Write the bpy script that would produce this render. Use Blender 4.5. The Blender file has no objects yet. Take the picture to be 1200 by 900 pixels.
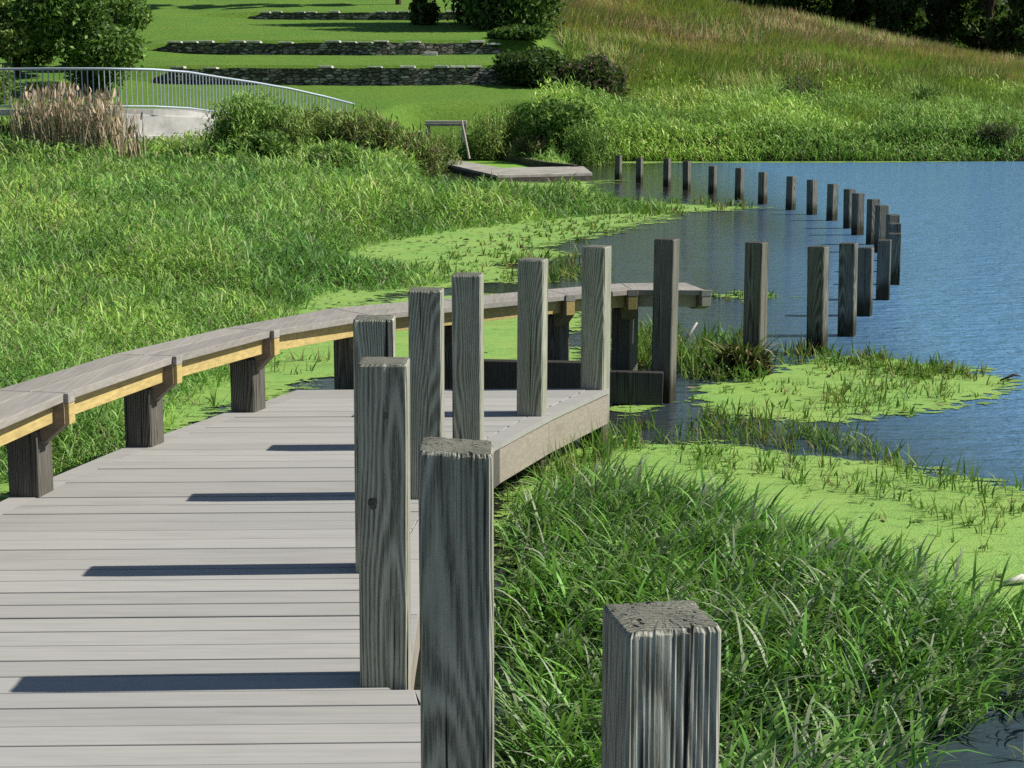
import bpy, math, random
import numpy as np
from mathutils import Vector

random.seed(7)
rng = np.random.default_rng(11)
scene = bpy.context.scene
COL = scene.collection
R = math.radians

# ------------------------------------------------------------------ camera
EYE = 2.05            # above the water (z = 0); the deck top is at 0.35
DECK = 0.35
FPX = 2000.0          # focal length in pixels of the 1200 x 900 photograph
PITCH = math.atan(335.0 / FPX)
cam_d = bpy.data.cameras.new('camera')
cam_d.sensor_width = 36.0
cam_d.lens = FPX / 1200.0 * 36.0
cam_d.clip_end = 3000
cam_d.clip_start = 0.05
cam = bpy.data.objects.new('camera', cam_d)
COL.objects.link(cam)
cam.location = (0, 0, EYE)
cam.rotation_euler = (math.pi / 2 - PITCH, 0, 0)
scene.camera = cam
CP, SP = math.cos(PITCH), math.sin(PITCH)

def ray(x, y):
    a, b = (x - 600) / FPX, (450 - y) / FPX
    return (a, CP + b * SP, -SP + b * CP)

def ground(x, y, z=0.0):
    d = ray(x, y)
    t = (z - EYE) / d[2]
    return (d[0] * t, d[1] * t)

def at(x, y, Y):
    d = ray(x, y)
    t = Y / d[1]
    return (d[0] * t, Y, EYE + d[2] * t)

# ------------------------------------------------------------------ world, sun
SUN_EL, SUN_AZ = R(43), R(2.5)     # azimuth measured from +X towards +Y
w = bpy.data.worlds.new('World')
scene.world = w
w.use_nodes = True
nt = w.node_tree
bg = nt.nodes['Background']
sky = nt.nodes.new('ShaderNodeTexSky')
sky.sky_type = 'NISHITA'
sky.sun_disc = False
sky.sun_elevation = SUN_EL
sky.sun_rotation = R(90) - SUN_AZ
sky.air_density = 1.0
sky.dust_density = 0.3
sky.ozone_density = 2.0
nt.links.new(sky.outputs[0], bg.inputs[0])
bg.inputs[1].default_value = 0.060
sd = bpy.data.lights.new('sun', 'SUN')
sd.energy = 4.8
sd.angle = R(0.5)
sd.color = (1.0, 0.95, 0.87)
sun = bpy.data.objects.new('sun', sd)
COL.objects.link(sun)
sv = Vector((math.cos(SUN_EL) * math.cos(SUN_AZ), math.cos(SUN_EL) * math.sin(SUN_AZ), math.sin(SUN_EL)))
sun.rotation_euler = sv.to_track_quat('Z', 'Y').to_euler()
sun.location = (20, 10, 30)
scene.view_settings.view_transform = 'Standard'
scene.view_settings.look = 'None'
scene.view_settings.exposure = 0.55
scene.view_settings.gamma = 1.0
scene.cycles.use_denoising = False
scene.cycles.sample_clamp_direct = 1.8
scene.cycles.sample_clamp_indirect = 4.0
scene.cycles.max_bounces = 6
scene.cycles.diffuse_bounces = 2
scene.cycles.glossy_bounces = 2
scene.cycles.transmission_bounces = 3
scene.cycles.transparent_max_bounces = 8
scene.cycles.caustics_reflective = False
scene.cycles.caustics_refractive = False

# ------------------------------------------------------------------ noise
_perm = np.random.default_rng(3).random((256, 256))
def vnoise(x, y):
    x = np.asarray(x, float); y = np.asarray(y, float)
    xi, yi = np.floor(x).astype(int), np.floor(y).astype(int)
    fx, fy = x - xi, y - yi
    fx = fx * fx * (3 - 2 * fx); fy = fy * fy * (3 - 2 * fy)
    a = _perm[xi % 256, yi % 256]; b = _perm[(xi + 1) % 256, yi % 256]
    c = _perm[xi % 256, (yi + 1) % 256]; d = _perm[(xi + 1) % 256, (yi + 1) % 256]
    return (a * (1 - fx) + b * fx) * (1 - fy) + (c * (1 - fx) + d * fx) * fy
def fbm(x, y, o=4):
    s, a, t = 0, 0.5, 0
    for i in range(o):
        s = s + a * vnoise(x * 2 ** i + 17.3 * i, y * 2 ** i + 5.1 * i); t += a; a *= 0.5
    return s / t

def inpoly(px, py, poly):
    px = np.asarray(px, float); py = np.asarray(py, float)
    ins = np.zeros(px.shape, bool)
    n = len(poly)
    for i in range(n):
        x1, y1 = poly[i]; x2, y2 = poly[(i + 1) % n]
        if y1 == y2: continue
        c = ((y1 > py) != (y2 > py)) & (px < (x2 - x1) * (py - y1) / (y2 - y1) + x1)
        ins ^= c
    return ins
def polydist(px, py, poly):
    """signed distance, positive inside"""
    px = np.asarray(px, float); py = np.asarray(py, float)
    d = np.full(px.shape, 1e9)
    n = len(poly)
    for i in range(n):
        x1, y1 = poly[i]; x2, y2 = poly[(i + 1) % n]
        dx, dy = x2 - x1, y2 - y1
        t = np.clip(((px - x1) * dx + (py - y1) * dy) / (dx * dx + dy * dy + 1e-12), 0, 1)
        d = np.minimum(d, np.hypot(px - x1 - t * dx, py - y1 - t * dy))
    return np.where(inpoly(px, py, poly), d, -d)
def gpoly(pts, z=0.0):
    return [ground(x, y, z) for x, y in pts]
def sample(poly, dens):
    xs = [p[0] for p in poly]; ys = [p[1] for p in poly]
    A = (max(xs) - min(xs)) * (max(ys) - min(ys))
    n = int(A * dens)
    x = rng.uniform(min(xs), max(xs), n); y = rng.uniform(min(ys), max(ys), n)
    k = inpoly(x, y, poly)
    return x[k], y[k]

# ------------------------------------------------------------------ material helpers
class NT:
    def __init__(s, name):
        s.m = bpy.data.materials.new(name); s.m.use_nodes = True
        s.t = s.m.node_tree; s.n = s.t.nodes; s.p = s.n['Principled BSDF']; s.out = s.n['Material Output']
    def add(s, typ, ins=None, **kw):
        nd = s.n.new(typ)
        for k, v in kw.items(): setattr(nd, k, v)
        for k, v in (ins or {}).items():
            if isinstance(v, bpy.types.NodeSocket): s.t.links.new(v, nd.inputs[k])
            else: nd.inputs[k].default_value = v
        return nd
    def link(s, a, b): s.t.links.new(a, b)
    def math(s, op, a, b=0.0, c=0.0, clamp=False):
        nd = s.add('ShaderNodeMath', {0: a, 1: b, 2: c}, operation=op); nd.use_clamp = clamp
        return nd.outputs[0]
    def noise(s, vec, scale, detail=4, rough=0.55, dist=0.0):
        return s.add('ShaderNodeTexNoise', {'Vector': vec, 'Scale': scale, 'Detail': detail, 'Roughness': rough, 'Distortion': dist}).outputs['Fac']
    def mapv(s, vec, scale=(1, 1, 1), loc=(0, 0, 0)):
        return s.add('ShaderNodeMapping', {'Vector': vec, 'Scale': scale, 'Location': loc}).outputs[0]
    def ramp(s, fac, stops):
        nd = s.add('ShaderNodeValToRGB', {0: fac})
        el = nd.color_ramp.elements
        while len(el) < len(stops): el.new(0.5)
        for e, (p, c) in zip(el, stops):
            e.position = p; e.color = (c[0], c[1], c[2], 1) if not isinstance(c, (int, float)) else (c, c, c, 1)
        return nd.outputs[0]
    def mix(s, fac, a, b, blend='MIX'):
        nd = s.add('ShaderNodeMix', data_type='RGBA', blend_type=blend)
        for i, v in ((0, fac), (6, a), (7, b)):
            if isinstance(v, bpy.types.NodeSocket): s.t.links.new(v, nd.inputs[i])
            elif isinstance(v, (int, float)): nd.inputs[i].default_value = v if i == 0 else (v, v, v, 1)
            else: nd.inputs[i].default_value = (*v[:3], 1)
        return nd.outputs[2]
    def bump(s, h, strength=0.5, dist=0.01):
        b = s.add('ShaderNodeBump', {'Height': h, 'Strength': strength, 'Distance': dist})
        s.link(b.outputs[0], s.p.inputs['Normal']); return b
    def set(s, color=None, rough=None, spec=0.3, metal=0.0):
        for k, v in (('Base Color', color), ('Roughness', rough), ('Specular IOR Level', spec), ('Metallic', metal)):
            if v is None: continue
            if isinstance(v, bpy.types.NodeSocket): s.link(v, s.p.inputs[k])
            else: s.p.inputs[k].default_value = (*v, 1) if k == 'Base Color' else v
        return s.m

def leaf_material(name, rough=0.5, trans=0.3, spec=0.25):
    N = NT(name)
    a = N.add('ShaderNodeAttribute', attribute_name='col').outputs['Color']
    N.set(a, rough, spec)
    tr = N.add('ShaderNodeBsdfTranslucent', {'Color': N.mix(0.5, a, (0.16, 0.30, 0.03), 'MIX')})
    mx = N.add('ShaderNodeMixShader', {0: trans})
    N.link(N.p.outputs[0], mx.inputs[1]); N.link(tr.outputs[0], mx.inputs[2]); N.link(mx.outputs[0], N.out.inputs[0])
    return N.m
M_GRASS = leaf_material('grass_blade', 0.55, 0.33, 0.18)
M_SHORE = leaf_material('waxy_grass_blade', 0.48, 0.34, 0.25)
M_LEAF = leaf_material('leaf', 0.6, 0.25, 0.15)
M_DRY = leaf_material('dry_stalk', 0.7, 0.15, 0.1)

def wood_post(name, light, dark, wet=True):
    N = NT(name)
    tc = N.add('ShaderNodeTexCoord').outputs['Object']
    oi = N.add('ShaderNodeObjectInfo').outputs['Random']
    rnd = N.add('ShaderNodeTexWhiteNoise', {'W': oi}, noise_dimensions='1D').outputs['Color']
    off = N.add('ShaderNodeVectorMath', {0: rnd, 1: (40, 40, 40)}, operation='MULTIPLY').outputs[0]
    vec = N.add('ShaderNodeVectorMath', {0: tc, 1: off}, operation='ADD').outputs[0]
    dn = N.add('ShaderNodeTexNoise', {'Vector': N.mapv(vec, (5, 5, 1.3)), 'Scale': 1.0, 'Detail': 2}).outputs['Color']
    dn2 = N.add('ShaderNodeVectorMath', {0: dn, 1: (0.5, 0.5, 0.5)}, operation='SUBTRACT').outputs[0]
    dn3 = N.add('ShaderNodeVectorMath', {0: dn2, 1: (0.045, 0.045, 0.0)}, operation='MULTIPLY').outputs[0]
    p = N.add('ShaderNodeVectorMath', {0: tc, 1: dn3}, operation='ADD').outputs[0]
    cen = N.add('ShaderNodeVectorMath', {0: rnd, 1: (0.10, 0.16, 0.0)}, operation='MULTIPLY').outputs[0]
    p = N.add('ShaderNodeVectorMath', {0: p, 1: cen}, operation='ADD').outputs[0]
    p = N.add('ShaderNodeVectorMath', {0: p, 1: (-0.05, 0.02, 0.0)}, operation='ADD').outputs[0]
    zz = N.add('ShaderNodeSeparateXYZ', {0: tc}).outputs[2]
    tl = N.add('ShaderNodeVectorMath', {0: N.add('ShaderNodeVectorMath', {0: rnd, 1: (0.5, 0.5, 0.5)}, operation='SUBTRACT').outputs[0], 1: N.add('ShaderNodeCombineXYZ', {0: N.math('MULTIPLY', zz, 0.07), 1: N.math('MULTIPLY', zz, 0.11), 2: 0.0}).outputs[0]}, operation='MULTIPLY').outputs[0]
    p = N.add('ShaderNodeVectorMath', {0: p, 1: tl}, operation='ADD').outputs[0]
    sp = N.add('ShaderNodeSeparateXYZ', {0: p})
    r = N.math('SQRT', N.math('ADD', N.math('MULTIPLY', sp.outputs[0], sp.outputs[0]), N.math('MULTIPLY', sp.outputs[1], sp.outputs[1])))
    ring = N.math('ADD', N.math('MULTIPLY', N.math('SINE', N.math('MULTIPLY', r, 860.0)), 0.5), 0.5)
    ring = N.math('POWER', ring, 1.8)
    fib = N.noise(N.mapv(vec, (270, 270, 3.5)), 1.0, 4, 0.65, 0.25)
    fine = N.noise(N.mapv(vec, (420, 420, 26.0)), 1.0, 3, 0.7)
    blot = N.noise(N.mapv(vec, (9, 9, 3.0)), 1.0, 4, 0.6)
    crack = N.noise(N.mapv(vec, (60, 60, 1.1)), 1.0, 2, 0.5, 0.3)
    h = N.math('ADD', N.math('MULTIPLY', ring, 0.28), N.math('ADD', N.math('MULTIPLY', fib, 0.62), N.math('MULTIPLY', fine, 0.35)))
    c = N.ramp(h, [(0.40, dark), (0.58, tuple(0.5 * (a + b) for a, b in zip(light, dark))), (0.95, light)])
    c = N.mix(N.ramp(blot, [(0.35, 0.0), (0.7, 0.55)]), c, N.mix(1.0, c, (0.50, 0.53, 0.44), 'MULTIPLY'))
    crk = N.ramp(crack, [(0.30, 1.0), (0.37, 0.0)])
    c = N.mix(crk, c, (0.018, 0.017, 0.015))
    if wet:
        gz = N.add('ShaderNodeSeparateXYZ', {0: N.add('ShaderNodeNewGeometry').outputs['Position']}).outputs[2]
        ww = N.math('ADD', gz, N.math('MULTIPLY', N.noise(N.mapv(vec, (30, 30, 5)), 1.0, 3), -0.22))
        wf = N.ramp(ww, [(0.0, 1.0), (0.14, 0.0)])
        c = N.mix(wf, c, N.mix(1.0, c, (0.26, 0.25, 0.19), 'MULTIPLY'))
    nz = N.add('ShaderNodeSeparateXYZ', {0: N.add('ShaderNodeNewGeometry').outputs['Normal']}).outputs[2]
    c = N.mix(N.ramp(nz, [(0.5, 0.0), (0.8, 1.0)]), c, N.mix(1.0, c, (0.47, 0.48, 0.48), 'MULTIPLY'))   # dark end grain
    hb = N.math('SUBTRACT', h, N.math('MULTIPLY', crk, 1.6))
    N.bump(hb, 0.8, 0.004)
    return N.set(c, 0.85, 0.15)
M_POST = wood_post('weathered_post_wood', (0.56, 0.55, 0.45), (0.115, 0.112, 0.086))
M_PONDPOST = wood_post('shade_toned_pond_post_wood', (0.30, 0.29, 0.24), (0.035, 0.032, 0.025))  # same timber, darkened all over to imitate shade on faces turned from the sun
M_LEG = wood_post('bench_leg_wood', (0.22, 0.205, 0.175), (0.032, 0.029, 0.024), False)  # leg colour darkened to imitate the backlit fronts under the seat
M_DARKBEAM = wood_post('dark_beam_wood', (0.16, 0.15, 0.13), (0.04, 0.037, 0.032), False)  # one dark tone for beams, joists and piles

def plank_mat(name, base, var, grain_axis=0, fine=0.1, yellow=False):
    N = NT(name)
    tc = N.add('ShaderNodeTexCoord').outputs['Object']
    oi = N.add('ShaderNodeObjectInfo').outputs['Random']
    off = N.add('ShaderNodeCombineXYZ', {0: N.math('MULTIPLY', oi, 37.0), 1: N.math('MULTIPLY', oi, 91.0), 2: 0.0}).outputs[0]
    vec = N.add('ShaderNodeVectorMath', {0: tc, 1: off}, operation='ADD').outputs[0]
    sc = [60, 60, 60]; sc[grain_axis] = 2.2
    g = N.noise(N.mapv(vec, tuple(sc)), 1.0, 4, 0.6)
    sc2 = [9, 9, 9]; sc2[grain_axis] = 2.0
    b = N.noise(N.mapv(vec, tuple(sc2)), 1.0, 5, 0.6)
    f = N.noise(vec, 420.0, 2, 0.6)
    c = N.mix(N.ramp(g, [(0.3, 0.0), (0.72, 1.0)]), tuple(v * (1 - fine) for v in base), tuple(v * (1 + fine * 0.8) for v in base))
    c = N.mix(N.ramp(b, [(0.50, 0.0), (0.78, 0.55)]), c, var)
    c = N.mix(N.math('MULTIPLY', f, 0.35), c, tuple(v * 0.72 for v in base))
    c = N.mix(1.0, c, N.ramp(oi, [(0.0, 0.90), (1.0, 1.06)]), 'MULTIPLY')
    N.bump(N.math('ADD', g, N.math('MULTIPLY', f, 0.3)), 0.35, 0.002)
    return N.set(c, 0.75, 0.2)
M_DECK = plank_mat('deck_board', (0.338, 0.330, 0.305), (0.22, 0.213, 0.19), 0, 0.11)
M_SEAT = plank_mat('bench_seat_board', (0.295, 0.275, 0.24), (0.19, 0.178, 0.155), 1, 0.22)
M_RIM = plank_mat('deck_rim_board', (0.30, 0.265, 0.215), (0.17, 0.155, 0.12), 1, 0.2)
M_STRING = plank_mat('treated_lumber', (0.47, 0.36, 0.14), (0.30, 0.22, 0.09), 1, 0.28)
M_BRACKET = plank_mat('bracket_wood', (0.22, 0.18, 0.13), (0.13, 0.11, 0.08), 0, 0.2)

def simple(name, col, rough=0.7, spec=0.3, metal=0.0, nscale=12.0, namp=0.35, bump=0.0):
    N = NT(name)
    tc = N.add('ShaderNodeTexCoord').outputs['Object']
    n = N.noise(tc, nscale, 6, 0.6)
    c = N.mix(N.ramp(n, [(0.35, 0.0), (0.7, 1.0)]), tuple(v * (1 - namp) for v in col), tuple(min(1, v * (1 + namp * 0.5)) for v in col))
    if bump: N.bump(n, 0.6, bump)
    return N.set(c, rough, spec, metal)
M_CONC = simple('concrete', (0.43, 0.42, 0.395), 0.9, 0.1, 0, 1.8, 0.34, 0.01)
M_STEEL = simple('galvanised_steel', (0.36, 0.41, 0.46), 0.55, 0.4, 0.3, 20, 0.15)
M_BARK = simple('bark', (0.07, 0.055, 0.04), 0.95, 0.1, 0, 25, 0.5, 0.02)
M_CAP = simple('pale_capstone', (0.55, 0.53, 0.48), 0.9, 0.1, 0, 6, 0.35, 0.02)
M_KNOT = simple('dark_knot', (0.115, 0.108, 0.088), 0.9, 0.1, 0, 90, 0.5, 0.004)
M_STICK = simple('bleached_stick', (0.5, 0.46, 0.38), 0.9, 0.1, 0, 30, 0.3)
M_DOCK = simple('dock_planks', (0.34, 0.32, 0.28), 0.9, 0.1, 0, 3, 0.4, 0.01)
M_DOCKDARK = simple('dark_dock_timber', (0.10, 0.09, 0.07), 0.9, 0.1, 0, 5, 0.5, 0.01)
M_ROOT = simple('muddy_roots', (0.030, 0.024, 0.018), 0.9, 0.1, 0, 30, 0.5, 0.02)
M_CAPMETAL = simple('bracket_cap', (0.30, 0.28, 0.25), 0.8, 0.2, 0, 30, 0.3)
M_PALEWOOD = plank_mat('pale_lumber', (0.42, 0.38, 0.30), (0.28, 0.25, 0.19), 1, 0.2)

def stone_mat():
    N = NT('dry_stone')
    tc = N.add('ShaderNodeTexCoord').outputs['Object']
    v = N.add('ShaderNodeTexVoronoi', {'Vector': N.mapv(tc, (3.4, 3.4, 9.5)), 'Scale': 1.0, 'Randomness': 0.85})
    e = N.add('ShaderNodeTexVoronoi', {'Vector': N.mapv(tc, (3.4, 3.4, 9.5)), 'Scale': 1.0, 'Randomness': 0.85}, feature='DISTANCE_TO_EDGE').outputs['Distance']
    sv_ = N.add('ShaderNodeSeparateColor', {0: v.outputs['Color']}).outputs[0]
    c = N.ramp(sv_, [(0.0, (0.09, 0.085, 0.07)), (0.6, (0.20, 0.19, 0.16)), (1.0, (0.42, 0.40, 0.35))])
    c = N.mix(N.ramp(e, [(0.02, 1.0), (0.09, 0.0)]), c, (0.03, 0.028, 0.024))
    n = N.noise(tc, 7.0, 5)
    c = N.mix(N.ramp(n, [(0.45, 0.0), (0.75, 0.6)]), c, (0.06, 0.065, 0.04))
    N.bump(N.ramp(e, [(0.0, 0.0), (0.15, 1.0)]), 1.0, 0.05)
    return N.set(c, 0.9, 0.1)
M_STONE = stone_mat()

# ------------------------------------------------------------------ object helpers
def link_obj(name, me, parent=None, loc=(0, 0, 0)):
    o = bpy.data.objects.new(name, me)
    COL.objects.link(o)
    o.location = loc
    if parent is not None: o.parent = parent
    return o
def tag(o, label=None, cat=None, group=None, kind=None):
    if label: o['label'] = label
    if cat: o['category'] = cat
    if group: o['group'] = group
    if kind: o['kind'] = kind
    return o
def empty(name, loc):
    o = bpy.data.objects.new(name, None)
    COL.objects.link(o)
    o.location = loc
    o.empty_display_size = 0.2
    return o
class MB:
    def __init__(s): s.v = []; s.f = []
    def add(s, vs, fs):
        b = len(s.v); s.v += [tuple(v) for v in vs]; s.f += [tuple(i + b for i in f) for f in fs]
    def prism(s, poly, z0, z1):
        """poly (x,y) ccw seen from above; z0,z1 numbers or lists"""
        n = len(poly)
        a = z0 if isinstance(z0, (list, tuple)) else [z0] * n
        b = z1 if isinstance(z1, (list, tuple)) else [z1] * n
        vs = [(p[0], p[1], a[i]) for i, p in enumerate(poly)] + [(p[0], p[1], b[i]) for i, p in enumerate(poly)]
        fs = [tuple(range(n - 1, -1, -1)), tuple(range(n, 2 * n))] + [(i, (i + 1) % n, n + (i + 1) % n, n + i) for i in range(n)]
        s.add(vs, fs)
    def box(s, x0, x1, y0, y1, z0, z1): s.prism([(x0, y0), (x1, y0), (x1, y1), (x0, y1)], z0, z1)
    def bar(s, p, q, w, h, upv=(0, 0, 1)):
        p, q = Vector(p), Vector(q); d = (q - p).normalized()
        u = Vector(upv); sd_ = d.cross(u)
        if sd_.length < 1e-4: sd_ = d.cross(Vector((0, 1, 0)))
        sd_.normalize(); u = sd_.cross(d)
        vs = []
        for c in (p, q):
            for a, b in ((-1, -1), (1, -1), (1, 1), (-1, 1)): vs.append(c + sd_ * a * w / 2 + u * b * h / 2)
        s.add(vs, [(0, 1, 2, 3), (7, 6, 5, 4), (0, 4, 5, 1), (1, 5, 6, 2), (2, 6, 7, 3), (3, 7, 4, 0)])
    def tube(s, pts, rad, n=8):
        rings = []; pts = [Vector(p) for p in pts]
        rr = rad if isinstance(rad, (list, tuple)) else [rad] * len(pts)
        vs = []
        for i, p in enumerate(pts):
            d = (pts[min(i + 1, len(pts) - 1)] - pts[max(i - 1, 0)]).normalized()
            a = d.cross(Vector((0.3, 0.2, 1)) if abs(d.z) < 0.9 else Vector((1, 0, 0))).normalized(); b = d.cross(a)
            for k in range(n):
                t = 2 * math.pi * k / n
                vs.append(p + (a * math.cos(t) + b * math.sin(t)) * rr[i])
        fs = []
        for i in range(len(pts) - 1):
            for k in range(n):
                fs.append((i * n + k, i * n + (k + 1) % n, (i + 1) * n + (k + 1) % n, (i + 1) * n + k))
        fs.append(tuple(range(n - 1, -1, -1))); m = (len(pts) - 1) * n; fs.append(tuple(range(m, m + n)))
        s.add(vs, fs)
    def build(s, name, mat, parent=None, bevel=0.0, local=False, smooth=False):
        me = bpy.data.meshes.new(name)
        off = Vector((0, 0, 0)) if (parent is None or local) else world_loc(parent)
        me.from_pydata([(v[0] - off.x, v[1] - off.y, v[2] - off.z) for v in s.v], [], s.f)
        me.materials.append(mat)
        if smooth: me.shade_smooth()
        o = link_obj(name, me, parent)
        if bevel:
            md = o.modifiers.new('bevel', 'BEVEL'); md.width = bevel; md.segments = 2; md.limit_method = 'ANGLE'
        return o
def world_loc(o):
    v = Vector((0, 0, 0))
    while o is not None: v = v + o.location; o = o.parent
    return v
def top_mesh(mb, name, mat, bevel=0.0, smooth=False):
    """a thing that is one mesh: origin at its base centre"""
    xs = [v[0] for v in mb.v]; ys = [v[1] for v in mb.v]; zs = [v[2] for v in mb.v]
    c = ((min(xs) + max(xs)) / 2, (min(ys) + max(ys)) / 2, min(zs))
    me = bpy.data.meshes.new(name)
    me.from_pydata([(v[0] - c[0], v[1] - c[1], v[2] - c[2]) for v in mb.v], [], mb.f)
    me.materials.append(mat)
    if smooth: me.shade_smooth()
    o = link_obj(name, me, None, c)
    if bevel:
        md = o.modifiers.new('bevel', 'BEVEL'); md.width = bevel; md.segments = 2; md.limit_method = 'ANGLE'
    return o

def np_mesh(name, V, F, col=None, mat=None, loc=None, parent=None):
    """V (n,3), F (m,4) quads, col (n,3) per vertex"""
    me = bpy.data.meshes.new(name)
    if loc is None: loc = (0, 0, 0)
    V = V - np.array(loc)
    k = F.shape[1]
    me.vertices.add(len(V)); me.vertices.foreach_set('co', V.astype(np.float32).ravel())
    me.loops.add(F.size); me.loops.foreach_set('vertex_index', F.astype(np.int32).ravel())
    me.polygons.add(len(F))
    me.polygons.foreach_set('loop_start', np.arange(0, F.size, k, dtype=np.int32))
    me.polygons.foreach_set('loop_total', np.full(len(F), k, dtype=np.int32))
    me.update(calc_edges=True)
    if col is not None:
        a = me.color_attributes.new('col', 'FLOAT_COLOR', 'POINT')
        a.data.foreach_set('color', np.c_[col, np.ones(len(col))].astype(np.float32).ravel())
    if mat: me.materials.append(mat)
    o = link_obj(name, me, parent, loc if parent is None else Vector(loc) - world_loc(parent))
    return o

# ------------------------------------------------------------------ plant geometry
def blades(P, L, az, lean, wid, col, seg=4, up0=1.0, droop=0.0, twist=0.9):
    """returns V,F,C for N arched blades. P(N,3) base, L length, az lean azimuth, lean 0..1.5 (how far it bends over)"""
    N = len(P)
    t = np.linspace(0, 1, seg + 1)
    th0 = lean * 0.35; th1 = lean * 1.25 + droop
    d = np.stack([np.cos(az), np.sin(az)], 1)
    pos = np.zeros((N, seg + 1, 3)); cur = P.copy(); pos[:, 0] = cur
    for i in range(seg):
        th = th0 + (th1 - th0) * (t[i] + 0.5 / seg)
        st = (L / seg)[:, None]
        cur = cur + np.c_[d * (np.sin(th))[:, None], np.cos(th)] * st
        pos[:, i + 1] = cur
    ta = az + np.pi / 2 + rng.uniform(-twist, twist, N)
    side = np.stack([np.cos(ta), np.sin(ta), rng.uniform(-.25, .25, N)], 1)
    prof = np.clip(np.minimum(0.55 + 2.2 * t, 1.0) * (1 - t ** 2.2), 0.02, 1)
    hw = (wid[:, None] * 0.5) * prof[None]
    A = pos - side[:, None] * hw[..., None]; B = pos + side[:, None] * hw[..., None]
    V = np.stack([A, B], 2).reshape(N, -1, 3)
    nv = 2 * (seg + 1)
    f = np.array([[2 * i, 2 * i + 1, 2 * i + 3, 2 * i + 2] for i in range(seg)])
    F = (f[None] + (np.arange(N) * nv)[:, None, None]).reshape(-1, 4)
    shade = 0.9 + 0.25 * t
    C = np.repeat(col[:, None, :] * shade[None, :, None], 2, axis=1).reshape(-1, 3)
    return V.reshape(-1, 3), F, C
class Bag:
    def __init__(s): s.V = []; s.F = []; s.C = []; s.n = 0
    def add(s, V, F, C):
        s.V.append(V); s.F.append(F + s.n); s.C.append(C); s.n += len(V)
    def build(s, name, mat, loc=None, parent=None):
        return np_mesh(name, np.concatenate(s.V), np.concatenate(s.F), np.concatenate(s.C), mat, loc, parent)
GAIN = np.array([1.75, 1.6, 1.6])
def pick(cols, n, jit=0.18):
    c = np.array(cols)[rng.integers(0, len(cols), n)] * GAIN
    return c * rng.uniform(1 - jit, 1 + jit, (n, 1)) * rng.uniform(0.95, 1.05, (n, 3))

def leaf_cards(P, size, col, flat=0.0, aspect=1.7):
    N = len(P)
    n = rng.normal(size=(N, 3)); n[:, 2] = np.abs(n[:, 2]) + flat; n /= np.linalg.norm(n, axis=1)[:, None]
    a = np.cross(n, rng.normal(size=(N, 3))); a /= np.linalg.norm(a, axis=1)[:, None]
    b = np.cross(n, a)
    s = (size * 0.5)[:, None]
    V = np.stack([P - a * s * aspect, P - b * s * 0.8 + n * s * 0.2, P + a * s * aspect, P + b * s * 0.8 + n * s * 0.2], 1).reshape(-1, 3)
    F = np.arange(4 * N).reshape(N, 4)
    return V, F, np.repeat(col, 4, axis=0)

def crown_points(lobes, n):
    """lobes: list of (cx,cy,cz,rx,ry,rz); points mostly toward the shell"""
    vol = np.array([l[3] * l[4] * l[5] for l in lobes]) ** 0.8
    k = rng.choice(len(lobes), n, p=vol / vol.sum())
    Lb = np.array(lobes)[k]
    d = rng.normal(size=(n, 3)); d /= np.linalg.norm(d, axis=1)[:, None]
    r = rng.uniform(0.12, 1.0, n) ** 0.45 * (1 + 0.12 * rng.normal(size=n))
    return Lb[:, :3] + d * Lb[:, 3:6] * r[:, None]

def make_tree(name, base, h, rad, cols, label, cat='tree', group=None, nleaf=3500, leaf=0.32, trunk_r=0.16, low=0.3, nlobes=16, squash=0.8, kindcrown='crown'):
    root = empty(name, base); tag(root, label, cat, group)
    x, y, z = base
    lobes = []
    for i in range(nlobes):
        f = rng.uniform(low, 0.93); a = rng.uniform(0, 6.283)
        rr = rad * math.sin(min(1, 0.25 + (f - low) / (1.0 - low)) * math.pi * 0.8) ** 0.7
        q = rr * rng.uniform(0.25, 0.8)
        s = rad * rng.uniform(0.16, 0.42)
        lobes.append((x + q * math.cos(a), y + q * math.sin(a), z + h * f, s, s, s * squash))
    P = crown_points(lobes, nleaf)
    P = P[P[:, 2] > z + 0.05]
    c = pick(cols, len(P), 0.3)
    b = Bag(); b.add(*leaf_cards(P, leaf * rng.uniform(0.6, 1.3, len(P)), c))
    b.build(kindcrown, M_LEAF, base, root)
    m = MB()
    lean = rng.uniform(-0.06, 0.06) * h
    m.tube([(x, y, z - 0.3), (x + lean * 0.3, y, z + h * 0.3), (x + lean, y, z + h * 0.8)], [trunk_r, trunk_r * 0.75, trunk_r * 0.25], 9)
    for i in range(0, nlobes, 2):
        l = lobes[i]; s0 = rng.uniform(0.25, 0.6)
        m.tube([(x + lean * s0, y, z + h * s0 * 0.8), ((x + l[0]) / 2, (y + l[1]) / 2, (z + h * s0 * 0.8 + l[2]) / 2 + 0.1), l[:3]], [trunk_r * 0.4, trunk_r * 0.25, trunk_r * 0.1], 6)
    m.build('trunk', M_BARK, root)
    return root

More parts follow.
